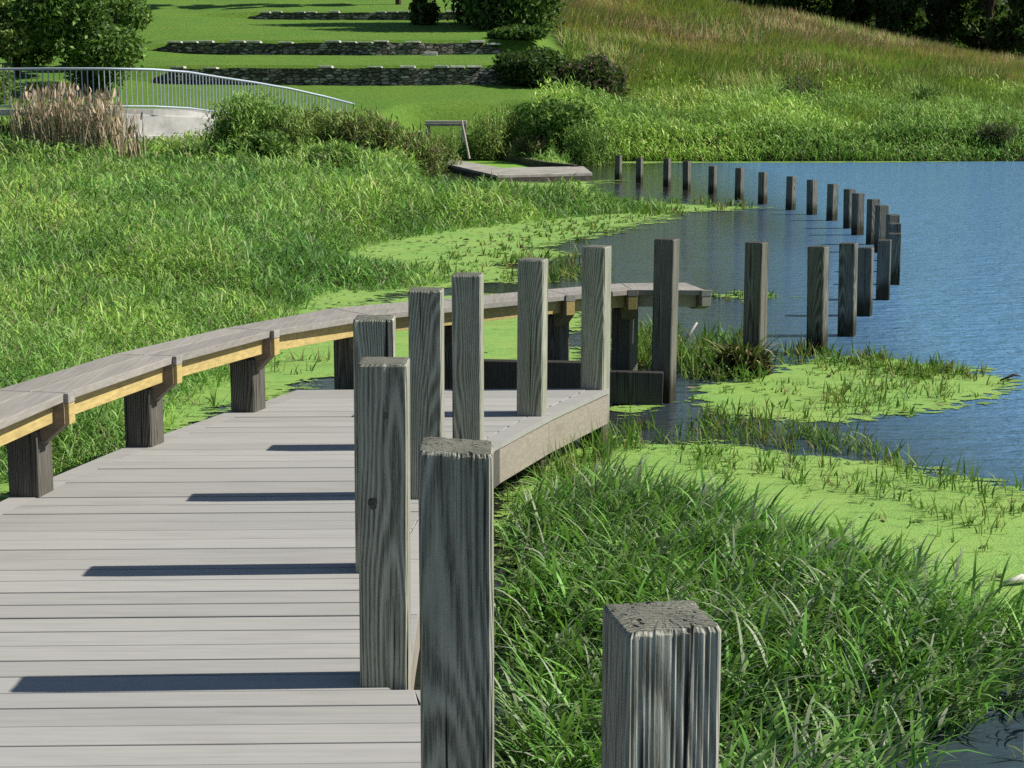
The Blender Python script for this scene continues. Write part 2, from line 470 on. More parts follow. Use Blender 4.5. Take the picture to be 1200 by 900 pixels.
def make_shrub(name, base, h, rad, cols, label, cat='shrub', group=None, nleaf=1500, leaf=0.12, stems=6, ry=None, nlobes=9, style='leaf'):
    root = empty(name, base); tag(root, label, cat, group)
    x, y, z = base; ry = ry or rad
    lobes = []
    for i in range(nlobes):
        a = rng.uniform(0, 6.283); q = math.sqrt(rng.uniform(0, 0.65))
        s = rng.uniform(0.3, 0.5)
        hh = h * (1 - 0.55 * q * q) * rng.uniform(0.6, 0.8)
        lobes.append((x + rad * q * math.cos(a), y + ry * q * math.sin(a), z + hh, rad * s, ry * s, h * rng.uniform(0.2, 0.33)))
        lobes.append((x + rad * q * math.cos(a), y + ry * q * math.sin(a), z + hh * 0.45, rad * s, ry * s, h * 0.3))
    P = crown_points(lobes, nleaf); P = P[P[:, 2] > z + 0.02]
    b = Bag()
    if style == 'blade':
        n = len(P)
        b.add(*blades(P, rng.uniform(0.10, 0.26, n), rng.uniform(0, 6.28, n), rng.uniform(0.4, 2.2, n), rng.uniform(0.022, 0.05, n), pick(cols, n, 0.3) * 1.25, 3))
    else:
        b.add(*leaf_cards(P, leaf * rng.uniform(0.6, 1.4, len(P)), pick(cols, len(P), 0.3)))
    b.build('foliage', M_LEAF, base, root)
    m = MB()
    for i in range(stems):
        l = lobes[(2 * i) % len(lobes)]
        m.tube([(x + rng.uniform(-.1, .1) * rad, y, z - 0.1), ((x + l[0]) / 2, (y + l[1]) / 2, z + (l[2] - z) * 0.55), l[:3]], [0.03, 0.02, 0.01], 6)
    m.build('stem', M_BARK, root)
    return root

# ------------------------------------------------------------------ plan of the place
MARSH = gpoly([(-900, 1100), (-500, 760), (-60, 610), (40, 566), (100, 548), (140, 527), (190, 462), (280, 428), (320, 395), (310, 366),
               (380, 342), (470, 338), (520, 330), (470, 316), (415, 312), (385, 300), (420, 285), (530, 268), (640, 256), (720, 250),
               (775, 246), (700, 243), (620, 236), (560, 230), (515, 222), (490, 208), (430, 190), (-200, 186), (-900, 186), (-2500, 400)])
FGRASS = gpoly([(572, 630), (640, 585), (720, 590), (850, 610), (920, 640), (1010, 670), (1100, 710), (1190, 760), (1280, 800), (1280, 850), (1180, 862), (1110, 880),
                (1090, 930), (1060, 1100), (1000, 1300), (560, 1300), (565, 900), (575, 850), (565, 790)])
SHORE_Y = ground(900, 189.5)[1]
POND = [(-2.1, -30), (-2.6, 3)] + [p for p in MARSH[2:26]] + [(-7.2, 47.5), (-3.4, 48.8), (-2.6, 56.3), (-0.3, 56.9), (1.3, 50.4), (2.5, SHORE_Y + .3), (6, SHORE_Y), (20, SHORE_Y + .6), (45, SHORE_Y + 2.5), (75, 62), (120, 60), (160, -30)]

def lawn_profile(Y, terr):
    a = np.interp(Y, [0, 30, 38, 43, 48, 53, 64.0, 64.12, 72.0, 72.12, 86.0, 86.12, 100, 140, 220, 500],
                  [.10, .14, .25, .55, .85, 1.35, 2.60, 3.25, 3.85, 4.42, 5.9, 6.25, 7.9, 13, 24, 30])
    b = np.interp(Y, [0, 30, 38, 43, 48, 53, 64.0, 72.0, 86.0, 100, 140, 220, 500],
                  [.10, .14, .25, .55, .85, 1.35, 2.9, 4.1, 6.05, 7.9, 13, 24, 30])
    return a * terr + b * (1 - terr)
def smooth(x, a, b):
    t = np.clip((x - a) / (b - a), 0, 1); return t * t * (3 - 2 * t)
def zland(X, Y):
    X = np.asarray(X, float); Y = np.asarray(Y, float)
    terr = smooth(X, -17, -12) * (1 - smooth(X, 0.5, 2.0))
    zl = lawn_profile(Y, terr)
    crest = np.clip(8.0 - (X - 4.75) * 0.19, 2.6, 9.0)
    u = np.clip((Y - 66) / 29.0, 0, 1)
    zp = np.where(Y < 66, np.interp(Y, [0, 50, 53, 57, 66], [0.0, .02, .12, .7, 1.45]), 1.45 + (crest - 1.45) * (u * 0.9 + 0.1 * u * u))
    zp = np.where(Y > 95, crest - np.clip((Y - 95) * 0.06, 0, 1.2) + np.clip((Y - 130) * 0.11, 0, 26), zp)
    bl = smooth(X, 0.3, 4.5)
    return zl * (1 - bl) + zp * bl + (fbm(X * 0.35, Y * 0.35, 3) - 0.5) * 0.25 * smooth(Y, 40, 55) * (1 - terr)
def zterrain(X, Y):
    X = np.asarray(X, float); Y = np.asarray(Y, float)
    d = polydist(X, Y, POND)                      # positive in the pond
    land = zland(X, Y)
    z = np.where(d > 0, -0.03 - 0.4 * smooth(d, 0, 0.9), -0.03 + 0.04 * smooth(-d, 0.1, 0.6) + (land - 0.01) * smooth(-d, 0.1, 1.4))
    return z

# ------------------------------------------------------------------ terrain (one sheet to the horizon)
xs = np.unique(np.r_[np.linspace(-600, -60, 14), np.arange(-60, -16, 1.5), np.arange(-16, 12, 0.2), np.arange(12, 60, 1.2), np.linspace(60, 700, 16)])
ys = np.unique(np.r_[np.linspace(-60, 0, 8), np.arange(0, 22, 0.2), np.arange(22, 63, 0.5), 63.9, 64.0, 64.12, 64.4, np.arange(65, 71.5, 0.7), 71.9, 72.0, 72.12, 72.5,
                     np.arange(73, 85.5, 0.9), 85.9, 86.0, 86.12, 86.5, np.arange(87, 140, 1.3), np.linspace(140, 1200, 30)])
GX, GY = np.meshgrid(xs, ys)
GZ = zterrain(GX, GY)
nx, ny = len(xs), len(ys)
idx = np.arange(nx * ny).reshape(ny, nx)
F = np.stack([idx[:-1, :-1], idx[:-1, 1:], idx[1:, 1:], idx[1:, :-1]], -1).reshape(-1, 4)
px, py = GX.ravel(), GY.ravel()
mud = np.array([0.045, 0.040, 0.026]); lawn = np.array([0.125, 0.25, 0.040]); prair = np.array([0.075, 0.085, 0.025]); marshc = np.array([0.03, 0.05, 0.015])
lw = (smooth(py, 47, 52) * (1 - smooth(px, 1.0, 4.0)))[:, None]
pr = (smooth(py, 50, 54) * smooth(px, 1.0, 4.0))[:, None]
wd = smooth(py, 97, 104)[:, None] * smooth(px, 5, 9)[:, None]
cc = marshc * (1 - np.clip(lw + pr, 0, 1)) + lawn * lw + prair * pr
cc = cc * (1 - wd) + np.array([0.035, 0.05, 0.02]) * wd
dpond = polydist(px, py, POND)
pm = smooth(dpond, -0.6, 0.1)[:, None]
cc = cc * (1 - pm) + mud * pm
N = NT('ground')
a = N.add('ShaderNodeAttribute', attribute_name='col').outputs['Color']
tc = N.add('ShaderNodeTexCoord').outputs['Object']
n1 = N.noise(tc, 0.35, 5, 0.6); n2 = N.noise(tc, 7.0, 5, 0.7); n3 = N.noise(N.mapv(tc, (1, 1, 1)), 28.0, 3, 0.7)
c = N.mix(N.ramp(n1, [(0.35, 0.0), (0.7, 0.8)]), a, N.mix(1.0, a, (1.45, 1.12, 1.1), 'MULTIPLY'))
c = N.mix(N.ramp(n2, [(0.35, 0.75), (0.65, 0.0)]), c, N.mix(1.0, c, (0.62, 0.68, 0.6), 'MULTIPLY'))
c = N.mix(N.ramp(n3, [(0.4, 0.6), (0.6, 0.0)]), c, N.mix(1.0, c, (0.7, 0.72, 0.7), 'MULTIPLY'))
N.bump(N.math('ADD', n2, n3), 0.8, 0.05)
M_GROUND = N.set(c, 0.9, 0.1)
g = np_mesh('ground', np.c_[px, py, GZ.ravel()], F, cc, M_GROUND)
g.data.shade_smooth()
tag(g, 'grassy banks, terraced lawn and hillside round the pond', None, None, 'structure')

# ------------------------------------------------------------------ water
N = NT('pond_water')
tc = N.add('ShaderNodeTexCoord').outputs['Object']
calm0 = N.add('ShaderNodeAttribute', attribute_name='col').outputs['Fac']
gust = N.noise(N.mapv(tc, (0.22, 0.5, 1), (2, 8, 0)), 1.0, 4, 0.6, 0.6)
calm = N.math('MULTIPLY', calm0, N.math('ADD', 0.55, N.math('MULTIPLY', gust, 0.9)))
w1 = N.noise(N.mapv(tc, (1.0, 2.6, 1), (3, 1, 0)), 2.6, 4, 0.55, 0.4)
w2 = N.noise(N.mapv(tc, (1.0, 1.9, 1), (9, 4, 0)), 11.0, 3, 0.6, 0.3)
h = N.math('MULTIPLY', N.math('ADD', N.math('MULTIPLY', w1, 1.0), N.math('MULTIPLY', w2, 0.35)), calm)
N.bump(h, 1.0, 0.11)
M_WATER = N.set(N.mix(N.ramp(calm0, [(0.15, 0.0), (0.9, 1.0)]), (0.026, 0.028, 0.021), (0.12, 0.265, 0.44)), 0.10, 0.5)  # blue sky reflection painted into the base colour where the water is rippled
N.p.inputs['IOR'].default_value = 1.33
wx = np.linspace(-30, 160, 96); wy = np.linspace(-30, 66, 97)
WX, WY = np.meshgrid(wx, wy)
wi = np.arange(WX.size).reshape(WX.shape)
WF = np.stack([wi[:-1, :-1], wi[:-1, 1:], wi[1:, 1:], wi[1:, :-1]], -1).reshape(-1, 4)
# wind reaches the open pond on the right; the water by the dock and the deck lies sheltered
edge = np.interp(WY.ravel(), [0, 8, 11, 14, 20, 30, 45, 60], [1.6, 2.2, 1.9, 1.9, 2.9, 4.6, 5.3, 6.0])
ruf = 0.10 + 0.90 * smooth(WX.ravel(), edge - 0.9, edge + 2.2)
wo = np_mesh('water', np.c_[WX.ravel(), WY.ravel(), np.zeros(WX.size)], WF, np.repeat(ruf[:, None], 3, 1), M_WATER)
tag(wo, 'rippled blue pond water', None, None, 'structure')

# ------------------------------------------------------------------ duckweed (floating green film)
DW = [gpoly(p) for p in (
    [(560, 640), (600, 540), (720, 512), (860, 522), (960, 532), (1060, 548), (1130, 565), (1200, 583), (1320, 615), (1400, 700), (1330, 770), (1215, 745), (1120, 770), (1050, 840), (800, 850), (640, 760)],
    [(782, 472), (800, 452), (870, 445), (905, 428), (990, 416), (1080, 424), (1150, 434), (1196, 447), (1172, 464), (1085, 490), (960, 497), (850, 488)],
    [(375, 292), (430, 280), (540, 262), (640, 254), (760, 246), (822, 241), (800, 250), (770, 262), (700, 277), (640, 291), (690, 300), (600, 312), (640, 330), (560, 332), (480, 345), (380, 370), (300, 380), (310, 340)],
    [(690, 238), (760, 236), (815, 240), (905, 243), (820, 250), (740, 252)],
    [(-100, 640), (40, 566), (180, 515), (380, 446), (480, 440), (700, 440), (712, 425), (660, 400), (700, 372), (640, 345), (560, 345), (440, 350), (330, 380), (180, 440), (100, 500), (-100, 560)],
    [(826, 347), (880, 341), (935, 349), (880, 354)],
    [(700, 472), (790, 470), (800, 478), (730, 490)],
    [(720, 193), (780, 191.2), (1000, 190.8), (1210, 189), (1500, 188), (1500, 184), (1000, 186), (700, 186)],
    [(720, 210), (690, 222), (640, 228), (560, 222), (540, 214), (600, 212), (640, 214)],
    [(1050, 560), (1110, 552), (1190, 566), (1260, 590), (1200, 592), (1100, 580)],
)]
def dw_field(X, Y):
    d = np.full(X.shape, -9.0)
    for p in DW:
        d = np.maximum(d, polydist(X, Y, p))
    d = np.minimum(d, 0.12 - polydist(X, Y, FGRASS))      # open dark water under the grass bed
    s = np.clip(0.012 * Y, 0.05, 0.5)
    return np.clip(0.5 + d / (s * 4.5), 0, 1)
bagV, bagF, bagC, nn = [], [], [], 0
for (x0, x1, y0, y1, cs) in ((-5, 9, 3.5, 16.4, 0.1), (-9, 14, 16.4, 47, 0.3), (-2, 60, 47, 58, 0.4)):
    ax = np.arange(x0, x1 + cs / 2, cs); ay = np.arange(y0, y1 + cs / 2, cs)
    AX, AY = np.meshgrid(ax, ay)
    D = dw_field(AX.ravel(), AY.ravel()).reshape(AX.shape)
    ii = np.arange(AX.size).reshape(AX.shape)
    ff = np.stack([ii[:-1, :-1], ii[:-1, 1:], ii[1:, 1:], ii[1:, :-1]], -1).reshape(-1, 4)
    keep = D.ravel()[ff].max(1) > 0.08
    ff = ff[keep]
    used = np.unique(ff); remap = np.full(AX.size, -1); remap[used] = np.arange(len(used))
    bagV.append(np.c_[AX.ravel()[used], AY.ravel()[used], np.full(len(used), 0.006)])
    bagF.append(remap[ff] + nn); nn += len(used)
    bagC.append(np.repeat(D.ravel()[used][:, None], 3, 1))
N = NT('duckweed')
tc = N.add('ShaderNodeTexCoord').outputs['Object']
dens = N.add('ShaderNodeAttribute', attribute_name='col').outputs['Fac']
big = N.noise(N.mapv(tc, (1.0, 1.0, 1)), 1.3, 5, 0.65, 0.5)
mid = N.noise(N.mapv(tc, (1.0, 1.5, 1), (4, 2, 0)), 6.0, 5, 0.7, 0.6)
vor = N.add('ShaderNodeTexVoronoi', {'Vector': tc, 'Scale': 140.0})
vs_ = N.add('ShaderNodeSeparateColor', {0: vor.outputs['Color']}).outputs[0]
c = N.ramp(vs_, [(0.0, (0.13, 0.27, 0.045)), (0.5, (0.19, 0.345, 0.07)), (1.0, (0.28, 0.43, 0.11))])
c = N.mix(N.ramp(big, [(0.4, 0.0), (0.65, 0.7)]), c, (0.27, 0.38, 0.085))
c = N.mix(N.ramp(N.noise(N.mapv(tc, (0.7, 1.6, 1), (7, 3, 0)), 2.2, 6, 0.72, 0.8), [(0.50, 0.0), (0.72, 0.75)]), c, (0.14, 0.25, 0.05))
c = N.mix(N.ramp(mid, [(0.56, 0.0), (0.70, 0.85)]), c, (0.085, 0.14, 0.03))
N.bump(vor.outputs['Distance'], 0.6, 0.004)
N.set(c, 0.6, 0.2)
msk = N.math('ADD', N.math('MULTIPLY', dens, 1.0), N.math('ADD', N.math('MULTIPLY', N.math('SUBTRACT', big, 0.5), 1.25), N.math('MULTIPLY', N.math('SUBTRACT', mid, 0.5), 1.7)))
msk = N.math('GREATER_THAN', msk, 0.60)
tr = N.add('ShaderNodeBsdfTransparent')
mx = N.add('ShaderNodeMixShader', {0: msk})
N.link(tr.outputs[0], mx.inputs[1]); N.link(N.p.outputs[0], mx.inputs[2]); N.link(mx.outputs[0], N.out.inputs[0])
M_DUCK = N.m
dwo = np_mesh('duckweed', np.concatenate(bagV), np.concatenate(bagF), np.concatenate(bagC), M_DUCK)
tag(dwo, 'bright yellow green duckweed film floating on the pond', 'duckweed', None, 'stuff')

# ------------------------------------------------------------------ deck
LEFT_PX = [(52, 563), (143, 525), (182, 512), (268, 482), (305, 472), (385, 444), (400, 440)]
left_pts = [(-2.2, 1.0), (-2.35, 4.0), (-2.32, 6.4)] + [ground(x, y, DECK) for x, y in LEFT_PX]
RIGHT_PX = [(478, 800), (489, 720), (500, 655), (534, 585), (580, 522), (645, 487), (714, 455)]
yA = ground(480, 806, DECK)[1]
right_pts = [(0.42, 1.0), (0.30, 2.2), (0.10, 3.1), ground(578, 900, DECK), ground(531, 808, DECK)] + [ground(x, y, DECK) for x, y in RIGHT_PX]
FARC = right_pts[-1][1] - right_pts[-1][0] * math.tan(R(1.6))
_a, _b = left_pts[-3], left_pts[-2]
_t = 1.0
for _i in range(20):
    _t = (FARC + (_a[0] + (_b[0] - _a[0]) * _t) * math.tan(R(1.6)) - _a[1]) / (_b[1] - _a[1])
left_pts[-1] = (_a[0] + (_b[0] - _a[0]) * _t, _a[1] + (_b[1] - _a[1]) * _t)
if left_pts[-1][1] <= left_pts[-2][1]: left_pts.pop(-2)
def curve_at(pts, Y): return float(np.interp(Y, [p[1] for p in pts], [p[0] for p in pts]))
FAR_L, FAR_R = left_pts[-1], right_pts[-1]
TAN = math.tan(R(1.6))
def edge_x(pts, c):
    X = pts[0][0]
    for i in range(12):
        X = 0.5 * X + 0.5 * curve_at(pts, c + X * TAN)
    return X
deck = empty('boardwalk_deck', (-1.0, 6.0, DECK))
tag(deck, 'grey boardwalk deck of crosswise planks curving along the pond beside the bench', 'boardwalk')
BW = 0.112
cend = FAR_R[1] - FAR_R[0] * TAN
cy = 1.6
br = random.Random(5)
nb = 0
cN = yA - ground(480, 806, DECK)[0] * TAN - 0.012
while cy < cend - 0.02:
    wdt = 0.137
    gap = br.choice([0.004, 0.005, 0.007, 0.010, 0.015])
    c0, c1 = cy, min(cy + wdt, cend)
    if c0 < cN < c1 + 0.06: c1 = cN - 0.006; wdt = c1 - c0
    if c1 - c0 < 0.03:
        cy = c1 + gap; continue
    q = []
    for ce, c in ((c0 + .02, c0), (c1 - .02, c1)):
        xl, xr = edge_x(left_pts, c) + BW + .004, edge_x(right_pts, ce) - BW - .004
        q.append(((xl, c + xl * TAN), (xr, c + xr * TAN)))
    j = br.uniform(-0.0012, 0.0012)
    m = MB(); m.prism([q[0][0], q[0][1], q[1][1], q[1][0]], DECK - 0.03, DECK + j)
    m.build('deck_board', M_DECK, deck, bevel=0.003)
    cy += wdt + gap; nb += 1
def offset_line(pts, d):
    out = []
    for i, p in enumerate(pts):
        a = Vector(pts[max(i - 1, 0)]); b = Vector(pts[min(i + 1, len(pts) - 1)])
        t = (b - a).normalized(); n_ = Vector((t.y, -t.x))
        out.append((p[0] + n_.x * d, p[1] + n_.y * d))
    return out
for pts, sgn in ((left_pts, -1), (right_pts, 1)):
    for i in range(len(pts) - 1):
        (xa, ya), (xb, yb) = pts[i], pts[i + 1]
        if yb - ya < 0.12: continue
        poly = [(xa, ya + .002), (xb, yb - .002), (xb - sgn * BW, yb - .002), (xa - sgn * BW, ya + .002)]
        if sgn > 0: pass
        else: poly = poly[::-1]
        m = MB(); m.prism(poly, DECK - 0.03, DECK - 0.001); m.build('edge_board', M_DECK, deck)
        m = MB()
        p, q = Vector((xa, ya, 0)), Vector((xb, yb, 0)); t = (q - p).normalized(); nrm = Vector((t.y, -t.x, 0)) * sgn
        o1 = nrm * -0.045; o0 = nrm * -0.008
        pl = [(p + o0)[:2], (q + o0)[:2], (q + o1)[:2], (p + o1)[:2]]
        if sgn < 0: pl = pl[::-1]
        m.prism(pl, DECK - 0.215, DECK - 0.033); m.build('rim_board', M_RIM, deck, bevel=0.003)
m = MB(); m.prism([(FAR_L[0] + .05, FAR_L[1] - .05), (FAR_R[0] - .05, FAR_R[1] - .05), (FAR_R[0] - .05, FAR_R[1] - .005), (FAR_L[0] + .05, FAR_L[1] - .005)], DECK - 0.215, DECK - 0.033)
m.build('rim_board', M_RIM, deck, bevel=0.003)
for k in range(5):
    f = (k + 0.5) / 5
    pts = []
    for yy in (2.0, 4.6, 7.0, 9.6):
        pts.append((curve_at(left_pts, yy) * (1 - f) + curve_at(right_pts, yy) * f, yy))
    m = MB()
    for i in range(3):
        m.bar((pts[i][0], pts[i][1], DECK - 0.125), (pts[i + 1][0], pts[i + 1][1], DECK - 0.125), 0.045, 0.18)
    m.build('joist', M_DARKBEAM, deck)
for yy in (3.6, 6.5, 9.3):
    for f in (0.12, 0.88):
        xx = curve_at(left_pts, yy) * (1 - f) + curve_at(right_pts, yy) * f
        m = MB(); m.box(xx - .07, xx + .07, yy - .07, yy + .07, -0.45, DECK - 0.22); m.build('pile', M_DARKBEAM, deck)

# ------------------------------------------------------------------ timber posts
def post_mesh(wd, h, res, seed, chip=0.004, tilt=(0, 0)):
    r = random.Random(seed)
    n = res; hw = wd / 2; ch = 0.007
    ring = []
    for s_ in range(4):
        for k in range(n):
            u = -hw + ch + (wd - 2 * ch) * k / (n - 1)
            g_ = 0.0 if k in (0, n - 1) else -abs(r.gauss(0, 0.0011))
            x, y = u, -hw - g_
            a = s_ * math.pi / 2
            ring.append((x * math.cos(a) - y * math.sin(a), x * math.sin(a) + y * math.cos(a)))
    L = len(ring)
    zs = [0, h * 0.5, h - 0.09, h - 0.03, h - 0.007]
    vs = []
    jt = [r.gauss(0, chip) for _ in range(L)]
    jt = [(jt[i - 1] + jt[i] * 2 + jt[(i + 1) % L]) / 4 * 0.3 for i in range(L)]
    for zi, z in enumerate(zs):
        s_ = 1.0
        for i, (x, y) in enumerate(ring):
            zz = z + ((jt[i] + tilt[0] * x + tilt[1] * y) if zi == len(zs) - 1 else 0)
            vs.append((x * s_, y * s_, zz))
    for sc_, dz in ((0.955, 0.0), (0.80, 0.002), (0.45, 0.003)):
        for i, (x, y) in enumerate(ring):
            vs.append((x * sc_, y * sc_, h + dz + tilt[0] * x + tilt[1] * y + jt[i] * 0.6 * sc_ + r.gauss(0, chip * 0.05)))
    nr = len(zs) + 3
    fs = [tuple(range(L - 1, -1, -1))]
    for j in range(nr - 1):
        for i in range(L):
            fs.append((j * L + i, j * L + (i + 1) % L, (j + 1) * L + (i + 1) % L, (j + 1) * L + i))
    fs.append(tuple(range((nr - 1) * L, nr * L)))
    me = bpy.data.meshes.new('timber_post'); me.from_pydata(vs, [], fs); me.materials.append(M_POST)
    return me
def post(xc, ybase, ytop, rot, label, plane=0.0, wd=0.14, lean=(0, 0), group=None, res=6, X=None, Yf=None, ztop=None, bottom=None, chip=0.004, tilt=(0, 0), knots=()):
    if Yf is None:
        gx, gy = ground(xc, ybase, plane)
        zt = at(xc, ytop, gy)[2]
    else:
        gx, gy, zt = X, Yf, ztop
    ext = 0.5 * wd * (abs(math.cos(R(rot))) + abs(math.sin(R(rot))))
    cx_, cy_ = gx * (gy + ext) / gy if Yf is None else gx, gy + ext
    zb = (-0.45) if bottom is None else bottom
    me = post_mesh(wd, zt - zb, res, int(xc * 7 + ytop), chip, tilt)
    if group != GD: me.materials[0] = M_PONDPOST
    o = link_obj('timber_post', me, None, (cx_, cy_, zb))
    o.rotation_euler = (R(lean[0]), R(lean[1]), R(rot))
    tag(o, label, 'post', group)
    for (kx, ky, kr) in knots:
        q = at(kx, ky, gy); m = MB()
        n = 14; vs = []
        for rr_, dy in ((1.0, 0.001), (0.75, -0.0015), (0.35, -0.0025)):
            for t in range(n):
                a = 2 * math.pi * t / n; wob = 1 + 0.12 * math.sin(3 * a + kx)
                vs.append((q[0] - cx_ + rr_ * kr * wob * math.cos(a), -wd / 2 + dy, q[2] - zb + rr_ * kr * 1.35 * wob * math.sin(a)))
        fs = [(j * n + t, j * n + (t + 1) % n, (j + 1) * n + (t + 1) % n, (j + 1) * n + t) for j in range(2) for t in range(n)] + [tuple(range(2 * n, 3 * n))]
        m.add(vs, fs); m.build('knot', M_KNOT, o, local=True, smooth=True)
    return o
GD, GW, GF = 'square timber posts along the deck edge', 'square timber posts standing in the pond', 'far curve of timber posts in the pond'
d0 = at(779, 748, 2.30)
post(775, 0, 748, 11, 'nearest square timber post at bottom right with wide cracked top and pale grooved grain', X=d0[0] - .001, Yf=2.27, ztop=at(775, 742, 2.27)[2], res=44, group=GD, chip=0.005)
post(534, 0, 530, 0, 'tall dark timber post running off the bottom of the picture with a V grain face', X=at(534, 600, 3.12)[0], Yf=3.12, ztop=at(534, 531, 3.12)[2], res=36, group=GD, chip=0.004, tilt=(-0.06, 0))
post(450, 805, 427, 0, 'timber post with a dark knot and greenish stains standing on the deck planks', DECK, 0.142, (0, 0.4), GD, 16, knots=((433, 590, 0.014), (447, 487, 0.008)))
post(440, 672, 375, 0, 'timber post mostly hidden behind the knotted post, only its top showing', DECK, 0.142, (0, 0.3), GD, 12)
post(500, 585, 341, -2, 'first slim grey post rising behind the knotted deck post', DECK, 0.142, (0, 0.2), GD, 10)
post(549, 527, 323, -5, 'grey post rising from directly behind the tall dark bottom post', DECK, 0.142, (0, 0), GD, 10)
post(622, 488, 305, -12, 'dark post with a sunlit right side at the deck rim, next before the corner post', DECK, 0.142, (0, 0.4), GD, 8)
post(697, 457, 290, -20, 'dark post with a sunlit right side at the far corner of the deck', DECK, 0.142, (0, 0.2), GD, 8)
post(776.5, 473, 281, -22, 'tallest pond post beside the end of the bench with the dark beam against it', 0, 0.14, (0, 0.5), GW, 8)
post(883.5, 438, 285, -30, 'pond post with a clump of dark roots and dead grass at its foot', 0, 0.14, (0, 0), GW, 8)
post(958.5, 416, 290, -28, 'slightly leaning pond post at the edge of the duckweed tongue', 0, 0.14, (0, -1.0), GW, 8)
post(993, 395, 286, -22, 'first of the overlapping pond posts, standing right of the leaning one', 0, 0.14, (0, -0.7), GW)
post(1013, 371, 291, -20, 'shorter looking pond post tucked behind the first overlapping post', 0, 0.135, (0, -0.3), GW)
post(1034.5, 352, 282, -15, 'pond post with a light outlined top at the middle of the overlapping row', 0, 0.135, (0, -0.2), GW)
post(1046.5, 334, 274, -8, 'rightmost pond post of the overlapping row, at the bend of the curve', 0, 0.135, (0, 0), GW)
far = [(1047, 319, 262, 2, 'far pond post showing only its upper part above the rightmost overlapping post'),
       (1045.5, 306, 252, 8, 'highest of the three stacked post tops at the bend of the far curve'),
       (1032, 296, 241, 15, 'dark far post just left of the stacked post tops'),
       (1022.5, 287, 234, 20, 'dark far post half hidden by a shorter post on its right'),
       (1005, 276, 227, 28, 'dark far post at the right of the close pair in the bend'),
       (995.5, 268, 222, 32, 'dark far post at the left of the close pair in the bend'),
       (974.5, 259, 216, 38, 'single far post next left of the close pair'),
       (951.5, 252, 211, 42, 'second far post left of the close pair'),
       (926, 246.5, 207, 45, 'third far post left of the close pair, greyish faced'),
       (893.5, 239.5, 202, 48, 'far post at the right tip of the far duckweed strip'),
       (866, 234.5, 197, 50, 'seventh far post counted left from the close pair minus two, above the green strip end'),
       (834.5, 228, 195, 54, 'fifth post from the left end of the far curve'),
       (805, 223, 189, 56, 'fourth post from the left end of the far curve'),
       (781.5, 219.5, 186, 58, 'third post from the left end of the far curve'),
       (749.5, 214, 185, 60, 'second post from the left end of the far curve'),
       (724.5, 211, 182, 60, 'leftmost post of the far curve, nearest the floating dock')]
far[10] = (*far[10][:4], 'fifth far post left of the close pair')
far[9] = (*far[9][:4], 'fourth far post left of the close pair, by the tip of the green strip')
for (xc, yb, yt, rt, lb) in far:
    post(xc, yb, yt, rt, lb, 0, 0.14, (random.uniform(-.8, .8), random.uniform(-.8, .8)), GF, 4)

# ------------------------------------------------------------------ bench
SEATZ = DECK + 0.45
SZ = [SEATZ] * 5 + [SEATZ - 0.02, SEATZ - 0.04] + [SEATZ - 0.05] * 3
fr_px = [(-170, 572), (-70, 523), (78, 460), (205, 417), (320, 387), (432, 369), (553, 357), (667, 345.5), (741, 339.5), (827, 340)]
bk_px = [(-260, 545), (-150, 506), (0, 458), (140, 416), (272, 386), (402, 358), (530, 348.5), (652, 338), (735, 330.5), (795, 330)]
FRP = [ground(x, y, z) for (x, y), z in zip(fr_px, SZ)]; BKP = [ground(x, y, z) for (x, y), z in zip(bk_px, SZ)]
# keep a steady width: the back edge lies 0.34 m behind the front edge
for i in range(len(FRP)):
    a = Vector(FRP[max(i - 1, 0)]); b = Vector(FRP[min(i + 1, len(FRP) - 1)])
    t = (b - a).normalized(); n_ = Vector((-t.y, t.x))
    tgt = Vector(FRP[i]) + n_ * 0.36
    m_ = (Vector(BKP[i]) * 0.5 + tgt * 0.5) if i < len(FRP) - 1 else Vector(BKP[i]) * 0.7 + tgt * 0.3
    BKP[i] = (m_.x, m_.y)
bench = empty('bench', (FRP[3][0], FRP[3][1], DECK))
tag(bench, 'long curved backless wooden bench with yellow edge beams on stubby posts', 'bench')
def lerp(a, b, t): return (a[0] * (1 - t) + b[0] * t, a[1] * (1 - t) + b[1] * t)
for i in range(len(FRP) - 1):
    f0, f1, b0, b1 = FRP[i], FRP[i + 1], BKP[i], BKP[i + 1]
    for k in range(2):
        u0, u1 = k / 2 + (0.008 if k else 0), (k + 1) / 2 - (0.008 if k < 1 else 0)
        m = MB()
        e = 0.004
        m.prism([lerp(lerp(f0, f1, e), lerp(b0, b1, e), u0), lerp(lerp(f0, f1, 1 - e), lerp(b0, b1, 1 - e), u0),
                 lerp(lerp(f0, f1, 1 - e), lerp(b0, b1, 1 - e), u1), lerp(lerp(f0, f1, e), lerp(b0, b1, e), u1)],
                [SZ[i] - 0.036, SZ[i + 1] - 0.036, SZ[i + 1] - 0.036, SZ[i] - 0.036], [SZ[i], SZ[i + 1], SZ[i + 1], SZ[i]])
        m.build('seat_board', M_SEAT, bench, bevel=0.003)
    for u in (0.20, 0.84):
        m = MB()
        p, q = lerp(lerp(f0, f1, .03), lerp(b0, b1, .03), u), lerp(lerp(f0, f1, .97), lerp(b0, b1, .97), u)
        m.bar((p[0], p[1], SZ[i] - 0.082), (q[0], q[1], SZ[i + 1] - 0.082), 0.038, 0.088)
        m.build('edge_beam', M_STRING if i < 8 else M_PALEWOOD, bench, bevel=0.002)
